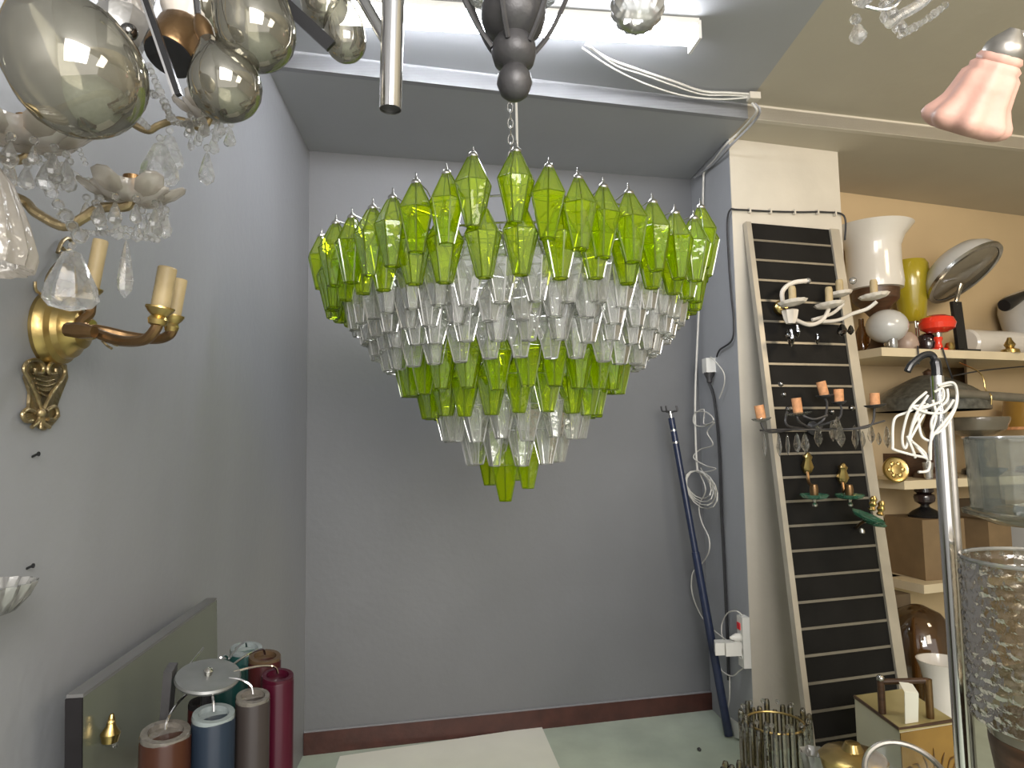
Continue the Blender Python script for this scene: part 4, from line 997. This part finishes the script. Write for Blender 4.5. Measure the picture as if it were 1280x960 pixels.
t = thing('brass_medallion', 'round brass medallion with raised rosette standing on middle shelf edge', 'medallion', cm - Vector((0, 0, .066)))
MB().lathe([(0, -.01), (.066, -.01), (.068, .0), (.062, .006), (.056, .003), (.03, .004), (.026, .008), (0, .012)], cm, (SN + Vector((-.35, 0, .15))).normalized(), 32).build('disc', 'brass', t)
for k in range(6):
    u, v, a = frame((SN + Vector((-.35, 0, .15))).normalized()); an = 2 * PI * k / 6
    MB().ball(cm + a * .005 + (u * math.cos(an) + v * math.sin(an)) * .034, (.012, .006), 10, 6, a).build('petal', 'brass', t)
g = MB(); g.box(spt(1126, Z2 + .065, .33), (.2, .16, .13), SD, SN); tag(g.build('dark_case', 'wood_dark', None, 0), 'dark wooden case behind the brass medallion', 'case')
lth('black_bowl', 'flat black bowl on middle shelf right of chrome pole', 'bowl', 1222, Z2, .05, [(0, 0), (.05, 0), (.09, .03), (.1, .045), (.095, .047), (.05, .012), (0, .01)], 'black', 28)
lth('clear_cup', 'small clear glass cup beside the brass medallion', 'cup', 1150, Z2, .03, [(.018, 0), (.025, .06), (.028, .09), (.026, .09), (.022, .01), (0, .008)], 'clear_edge', 18)

# lower shelf
def crate(x, z, off, sx, sy, sz, mat, label, name='cardboard_box', rot=0):
    c = spt(x, z + sz / 2, off); g = MB(); u = (SD * math.cos(rot) + SN * math.sin(rot)); v = u.cross(Vector((0, 0, 1)))
    g.box(c, (sx, sy, sz), u, v); o = tag(g.build(name, mat, None, 0), label, 'box')
    return o
bx = crate(1140, Z3 + .001, .19, .26, .28, .32, 'cardboard', 'brown cardboard box under black ball lamp on lowest shelf', rot=.15)
crate(1208, Z3 + .001, .22, .18, .24, .30, 'cardboard', 'tan cardboard box right of chrome pole on lowest shelf')
crate(1262, Z3 + .001, .14, .15, .2, .28, 'opal_grey', 'pale grey box behind the textured glass shade', 'storage_box')
crate(1213, Z3 + .302, .16, .16, .16, .10, 'cardboard_d', 'small dark brown box stacked on tan cardboard box')
crate(1082, .001, .2, .2, .2, .6, 'cardboard_d', 'tall dull brown carton in shade behind slat panel', 'carton')
c = spt(1143, Z3 + .321, .17)
t = thing('black_ball_lamp', 'small black turned lamp standing on brown cardboard box', 'lamp', c)
MB().lathe([(0, 0), (.085, 0), (.088, .012), (.06, .035), (.025, .055), (.02, .07)], c, seg=28).build('foot', 'black', t)
MB().lathe([(.02, .065), (.05, .085), (.055, .11), (.05, .125), (.035, .13), (.05, .14), (.048, .165), (.02, .18), (0, .182)], c, seg=28).build('ball', 'dark_glass', t)
# floor of the alcove
c = atz(1156, 915, 0)
t = thing('bell_jar', 'tall smoked brown glass bell jar below the lowest shelf', 'bell jar', c)
g = MB(); g.lathe([(.17, .02), (.17, .4), (.15, .5), (.1, .57), (.03, .605), (0, .61)], c, seg=36, cap=False); g.build('dome', 'smoke_thin', t)
MB().lathe([(0, 0), (.185, 0), (.185, .018), (0, .02)], c, seg=32).build('plinth', 'wood_dark', t)
c = atz(1186, 962, 0)
g = MB(); g.lathe([(0, 0), (.07, 0), (.085, .02), (.08, .2), (.07, .34), (.085, .42), (.1, .46), (.094, .46), (.06, .34), (.07, .05), (0, .02)], c, seg=32); tag(g.build('white_vase', 'opal'), 'white ceramic vase standing behind the cream box lamp', 'vase')

# cream box with amber etched face
zt = .47
q = [atz(1068, 869, zt), atz(1124, 910, zt), atz(1192, 899, zt)]; q.append(q[0] + q[2] - q[1])
ctr = (q[0] + q[2]) / 2
t = thing('cream_box_lamp', 'cream box lamp with amber etched side and tan top', 'box lamp', V(ctr, 0))
g = MB(); g.hexa([V(p, .0) for p in q] + [V(p, zt - .012) for p in q]); g.build('box_body', 'cream', t, 0)
g = MB(); g.slab([V(ctr + (p - ctr) * 1.015, zt - .012) for p in q], (0, 0, .01)); g.build('top', 'tan', t, 0)
fd = (q[2] - q[1]); fl = fd.length; fd = fd.normalized(); fn = Vector((fd.y, -fd.x, 0))
g = MB(); g.slab([V(q[1], .004) + fn * .001, V(q[2], .004) + fn * .001, V(q[2], zt - .016) + fn * .001, V(q[1], zt - .016) + fn * .001], fn * .004); g.build('amber_face', 'amber', t, 0)
g = MB(); ld = (q[0] - q[1]); g.tube([V(q[0], zt - .004), V(q[1], zt - .004), V(q[2], zt - .004)], .0055, 6); g.build('edge_trim', 'wood_dark', t)
et = MB()
for k in range(7):
    o_ = V(q[1], zt - .2) + fd * fl * (.3 + .09 * k) + fn * .006; a = -.7 + .23 * k
    et.tube(spl([o_, o_ + fd * math.sin(a) * .05 + Vector((0, 0, .07)), o_ + fd * math.sin(a) * .11 + Vector((0, 0, .12 - .02 * abs(k - 3)))], 4), [.0022] * 4 + [.003, .004, .003, .002, .001], 5)
et.build('etched_leaves', 'bronze', t)
# wooden frame and paper on the box
t = thing('wooden_handle', 'dark wooden handle frame standing on the cream box lamp', 'handle frame', V(ctr, zt))
wa = atz(1103, 892, zt - .002); wb = atz(1163, 898, zt - .002)
hh = .115
MB().tube([V(wa, zt), V(wa, zt + hh)], .0125, 12).build('post', 'wood_dark', t)
MB().tube([V(wb, zt), V(wb, zt + .13)], .0125, 12).build('post', 'bronze', t)
MB().ball(V(wa, zt + hh + .003), .014, 12, 8).build('knob', 'nickel', t)
MB().tube([V(wa, zt + hh - .008), V(wb, zt + .125)], .01, 12).build('crossbar', 'wood_dark', t)
wc = atz(1140, 904, zt - .002)
g = MB(); g.slab([V(wc, zt) - fd * .03, V(wc, zt) + fd * .025, V(wc, zt + .095) + fd * .03 + fn * .004, V(wc, zt + .105) - fd * .028 + fn * .004], fn * .002)
g.slab([V(wc, zt + .105) - fd * .028 + fn * .004, V(wc, zt + .095) + fd * .03 + fn * .004, V(wc, zt + .11) + fd * .05 - fn * .04, V(wc, zt + .12) - fd * .005 - fn * .04], Vector((0, 0, .002)))
tag(g.build('folded_card', 'white_board', None, 0), 'folded white card standing on the cream box lamp', 'card')

# bundle of glass rods standing on the floor
c = at(968, 884, 2.52); c.z = 0
t = thing('glass_rod_shade', 'standing lampshade of olive tinted clear glass rods near column foot', 'lampshade', c)
ztop = .45; rr_ = .115
for k in range(26):
    a = 2 * PI * k / 26; z = ztop + .02 * math.sin(k * 2.3)
    p = c + Vector((rr_ * math.cos(a), rr_ * math.sin(a), 0))
    MB().lathe([(.009, .01), (.0105, .03), (.0105, z - .01), (.008, z), (0, z + .002)], p, seg=8).build('glass_rod', 'rod_glass', t, 20)
for z in (.04, ztop - .02): MB().tube([c + Vector((rr_ * .86 * math.cos(2 * PI * k / 32), rr_ * .86 * math.sin(2 * PI * k / 32), z)) for k in range(32)], .004, 6, True).build('hoop', 'brass', t)
for k in range(14): MB().ball(c + Vector((rr_ * math.cos(2 * PI * (k + .5) / 14), rr_ * math.sin(2 * PI * (k + .5) / 14), ztop + .012)), .009, 8, 6).build('bead', 'crystal', t)
c2 = at(925, 925, 2.32); c2.z = 0
t = thing('glass_rod_shade', 'shorter brown tinted glass rod lampshade left of the taller one', 'lampshade', c2)
for k in range(14):
    a = 2 * PI * k / 14; p = c2 + Vector((.06 * math.cos(a), .06 * math.sin(a), 0)); z = .36 + .015 * math.sin(k * 3)
    MB().lathe([(.009, .01), (.0115, .03), (.0115, z - .01), (.008, z), (0, z + .002)], p, seg=8).build('glass_rod', 'rod_glass', t, 20)
MB().tube([c2 + Vector((.05 * math.cos(2 * PI * k / 24), .05 * math.sin(2 * PI * k / 24), .33)) for k in range(24)], .004, 6, True).build('hoop', 'brass', t)
# brass bowl and round glass at the bottom edge
c = at(1066, 942, 2.05); c.z = 0
t = thing('brass_bowl_stand', 'brass glass bowl on a stand at bottom beside cream box', 'bowl', c)
zb_ = at(1066, 960, 2.05).z
MB().lathe([(0, zb_ - .02), (.05, zb_ - .018), (.085, zb_), (.092, zb_ + .03), (.08, zb_ + .04), (.03, zb_ + .05), (.02, zb_ + .07), (0, zb_ + .075)], c, seg=36, scal=(12, .02)).build('bowl', 'brass', t)
MB().lathe([(0, 0), (.09, 0), (.085, .02), (.02, .04), (.018, zb_ - .01)], c, seg=20).build('stand', 'brass_dark', t)
c = at(1018, 944, 2.2); c.z = 0
t = thing('glass_tulip', 'small clear glass tulip shade left of the brass bowl', 'lampshade', c)
zg = at(1018, 960, 2.2).z
MB().lathe([(.012, zg - .03), (.03, zg - .01), (.034, zg + .02), (.042, zg + .05), (.04, zg + .05), (.03, zg + .02), (.01, zg - .02)], c, seg=32, scal=(8, .1)).build('shade', 'clear_edge', t)
MB().lathe([(0, 0), (.06, 0), (.055, .015), (.012, .03), (.012, zg - .025)], c, seg=18).build('stand', 'nickel', t)
cc_ = at(1134, 975, 1.85); nn = Vector((-.25, -.8, .55)).normalized()
t = thing('oval_glass_shade', 'oval clear glass disc with pewter rim leaning on cream box', 'lampshade', V(cc_, 0))
u, v, a = frame(nn); u = Vector((1, -.28, -.5)); u = (u - nn * u.dot(nn)).normalized(); v = nn.cross(u)
MB().tube([cc_ + u * .1 * math.cos(2 * PI * k / 40) + v * .085 * math.sin(2 * PI * k / 40) for k in range(40)], .0075, 8, True).build('rim', 'pewter', t)
MB().add([cc_ + u * .098 * math.cos(2 * PI * k / 40) + v * .083 * math.sin(2 * PI * k / 40) for k in range(40)], [list(range(40))]).build('glass', 'clear_sheet', t)
low = cc_ - Vector((0, 0, .075)) 
MB().tube([low, V(low, .02)], .01, 10).build('stand', 'pewter', t)
MB().lathe([(0, 0), (.08, 0), (.075, .015), (.012, .03)], V(low, 0), seg=20).build('foot', 'pewter', t)

# ------------------------------------------------------------------ right foreground: chrome pole, textured shade, hurricane lamp
D = 1.62
pt0 = at(1180, 600, D); base_ = V(pt0, 0)
ztop = at(1170, 470, D).z
t = thing('chrome_floor_lamp', 'bare chrome floor lamp pole with white cord and black hook', 'floor lamp', base_)
dxv = Vector((1, 0, 0))
MB().tube([base_ + Vector((0, 0, .02)), V(base_, ztop - .08)], .0165, 16).build('pole', 'chrome', t)
MB().tube([base_ + dxv * .021 + Vector((0, 0, .02)), V(base_ + dxv * .021, ztop - .1)], .0095, 12).build('side_tube', 'pewter', t)
MB().tube([V(base_, ztop - .09), V(base_, ztop)], .0145, 16).build('socket', 'chrome', t)
MB().lathe([(0, 0), (.14, 0), (.14, .018), (.05, .03), (.02, .05)], base_, seg=36).build('foot', 'chrome', t)
MB().tube(spl([V(base_, ztop - .005), V(base_, ztop + .025), V(base_, ztop + .05) + dxv * -.008, V(base_, ztop + .05) + dxv * -.03, V(base_, ztop + .03) + dxv * -.058, V(base_, ztop + .012) + dxv * -.07], 5), [.012] * 8 + [.008] * 18, 10).build('hook', 'black', t)
g = MB()
loops = [[(1158, 490), (1138, 510), (1128, 545), (1132, 560), (1142, 530), (1160, 505)], [(1160, 494), (1144, 520), (1136, 550), (1140, 545), (1158, 512)],
         [(1156, 503), (1135, 515), (1118, 524), (1116, 556), (1118, 562), (1138, 568), (1160, 574), (1160, 588), (1148, 590)],
         [(1168, 490), (1178, 486), (1178, 500), (1160, 508), (1150, 512), (1148, 522), (1152, 545), (1164, 552)],
         [(1172, 482), (1190, 478), (1196, 488), (1195, 508), (1182, 532), (1168, 542), (1164, 528), (1172, 512), (1184, 500), (1184, 486)],
         [(1174, 484), (1194, 482), (1194, 508), (1180, 528), (1166, 545), (1162, 560), (1161, 575), (1144, 556), (1134, 545)],
         [(1166, 500), (1170, 520), (1164, 545), (1163, 575)], [(1134, 545), (1142, 565), (1144, 572)], [(1140, 552), (1156, 566), (1160, 577)], [(1160, 508), (1140, 508), (1160, 516), (1180, 515), (1192, 500)]]
for i, lp in enumerate(loops):
    g.tube(spl([at(x, y, D - .035 - .006 * math.sin(i * 2 + j)) for j, (x, y) in enumerate(lp)], 6), .0031, 7)
g.build('cord', 'white_cord', t)

# textured glass shade on dark stand
D = 1.42; c = at(1314, 790, D); zt_, zb_ = at(1284, 700, D).z, at(1284, 905, D).z; r = 88 * D / F
t = thing('bubbled_glass_lamp', 'lamp with large bubbled clear glass shade at right edge', 'lamp', V(c, 0))
g = MB(); NS, NZ = 96, 60; vs = []; fs = []
for i in range(NZ + 1):
    z = zb_ + (zt_ - zb_) * i / NZ
    for k in range(NS):
        a = 2 * PI * k / NS; row = int(i / 4)
        b = max(0, math.sin(PI * (i % 4 + .5) / 4)) * abs(math.sin(a * NS / 8 + (row % 2) * PI / 2))
        rr = r * (1 + .035 * b * (.6 + .8 * random.Random(row * 100 + k // 4).random())); vs.append((c.x + rr * math.cos(a), c.y + rr * math.sin(a), z))
for i in range(NZ):
    for k in range(NS): fs.append((i * NS + k, i * NS + (k + 1) % NS, (i + 1) * NS + (k + 1) % NS, (i + 1) * NS + k))
g.add(vs, fs).build('shade', 'bubble', t, 70)
MB().tube([(c.x + r * math.cos(2 * PI * k / 40), c.y + r * math.sin(2 * PI * k / 40), zt_) for k in range(40)], .0045, 6, True).build('rim', 'clear_edge', t)
for k in range(30):
    a = 2 * PI * k / 30
    MB().ball((c.x + r * 1.01 * math.cos(a), c.y + r * 1.01 * math.sin(a), zt_ - .012), .006, 8, 6).build('bead', 'crystal', t)
MB().lathe([(0, zb_ - .03), (r * .82, zb_ - .03), (r * .85, zb_ - .012), (r * .6, zb_)], V(c, 0), seg=40).build('tray', 'smoke', t)
MB().lathe([(0, 0), (.13, 0), (.13, .05), (.09, .2), (.09, .6), (.12, zb_ - .05), (.12, zb_ - .031), (0, zb_ - .03)], V(c, 0), seg=32).build('pedestal', 'wood_dark', t)

D = 1.78; c = at(1306, 600, D); z1, z0 = at(1306, 546, D).z, at(1306, 645, D).z; r = 82 * D / F
t = thing('hurricane_lamp', 'clear glass hurricane cylinder over shallow glass dish at right edge', 'lamp', V(c, 0))
g = MB(); g.lathe([(r * .96, z0 + .012), (r, z1), (r * .975, z1), (r * .94, z0 + .012)], V(c, 0), seg=12, cap=False); g.build('glass_cylinder', 'clear_sheet', t, 20)
MB().tube([(c.x + r * math.cos(2 * PI * k / 12), c.y + r * math.sin(2 * PI * k / 12), z1) for k in range(12)], .004, 6, True).build('rim', 'clear_edge', t)
MB().lathe([(.02, z0 - .03), (r * .7, z0 - .022), (r * 1.08, z0 + .004), (r * 1.1, z0 + .012), (r * 1.05, z0 + .011), (r * .68, z0 - .01), (.02, z0 - .016)], V(c, 0), seg=48).build('dish', 'clear_sheet', t)
MB().lathe([(.07, z0 + .0), (.075, z0 + .012), (.07, z0 + .026)], V(c, 0), seg=24).build('collar', 'chrome', t)
MB().lathe([(0, 0), (.11, 0), (.11, .015), (.02, .03), (.014, .05), (.014, z0 - .02)], V(c, 0), seg=28).build('stem', 'pewter', t)

# ------------------------------------------------------------------ top right: pink tulip shade and crystal drops
D = 1.0
a = at(1256, 62, D); b = at(1214, 140, D); ax = (b - a).normalized(); L = (b - a).length
t = thing('tulip_pendant', 'frosted pink tulip glass shade in pewter holder at upper right', 'pendant', b)
def pr(f_, rpx): return (rpx * D / F, f_ * L)
vd = (a - CAM).normalized(); tax = (ax - vd * (ax.dot(vd) + .12)).normalized(); tax = (tax + vd * .1).normalized()
g = MB()
NS = 96; prof = [pr(.0, 25), pr(.06, 28), pr(.1, 26), pr(.15, 31), pr(.2, 30), pr(.26, 35), pr(.45, 38), pr(.6, 41), pr(.7, 46), pr(.8, 52), pr(.88, 54), pr(.95, 51), pr(1.0, 45), pr(1.03, 38), pr(.98, 37)]
g.lathe(prof, a + ax * .01, tax, NS, scal=(8, .085), cap=False, rot=.3); g.build('shade', 'pink', t, 60)
g = MB(); g.lathe([pr(-.32, 7), pr(-.26, 12), pr(-.16, 21), pr(-.1, 24), pr(.0, 25), pr(.06, 23)], a + ax * .01, tax, 28); g.build('holder', 'pewter', t)
g = MB(); q0 = a - ax * .02; g.tube(spl([q0, q0 + Vector((.04, 0, .012)), q0 + Vector((.1, 0, .03)), q0 + Vector((.16, .0, .1)), V(q0 + Vector((.16, 0, 0)), ZF)], 6), .0075, 10); g.build('arm', 'pewter', t)

D = 1.05
t = thing('crystal_fitting', 'cluster of clear crystal arm and drops at top right', 'chandelier', at(1100, 60, D))
for (x, y0, y1, wd) in ((1072, 30, 59, 22), (1078, -18, 14, 28), (1113, 5, 28, 17), (1126, 24, 44, 14), (1125, 40, 50, 8), (1104, 12, 32, 10), (1118, 26, 44, 8), (1105, -5, 14, 14)):
    pd(x, y0, y1, wd, D, 1)
bead(at(1069, 24, D), 7 * D / F)
string((1127, 42), (1184, 4), .004, 9, 5.2, D)
g = MB(); g.tube(spl([at(1110, 30, D), at(1124, 20, D), at(1150, 5, D), at(1165, -12, D), at(1180, -60, D)], 6), .0085, 10); g.build('arm', 'crystal', t)
g = MB(); g.tube(spl([at(1082, 8, D), at(1105, 12, D), at(1124, 2, D), at(1150, -40, D), at(1180, -60, D)], 6), .003, 8); hq = at(1180, -60, D); rod_up(g, tuple(hq), .005); g.build('stem', 'chrome', t)

# ------------------------------------------------------------------ render settings
sc = bpy.context.scene
sc.view_settings.view_transform = 'Standard'
sc.view_settings.look = 'None'
sc.view_settings.exposure = .6
sc.cycles.max_bounces = 12; sc.cycles.transparent_max_bounces = 48; sc.cycles.transmission_bounces = 10
sc.cycles.caustics_reflective = False; sc.cycles.caustics_refractive = False
sc.cycles.sample_clamp_indirect = 4
sc.cycles.use_denoising = True
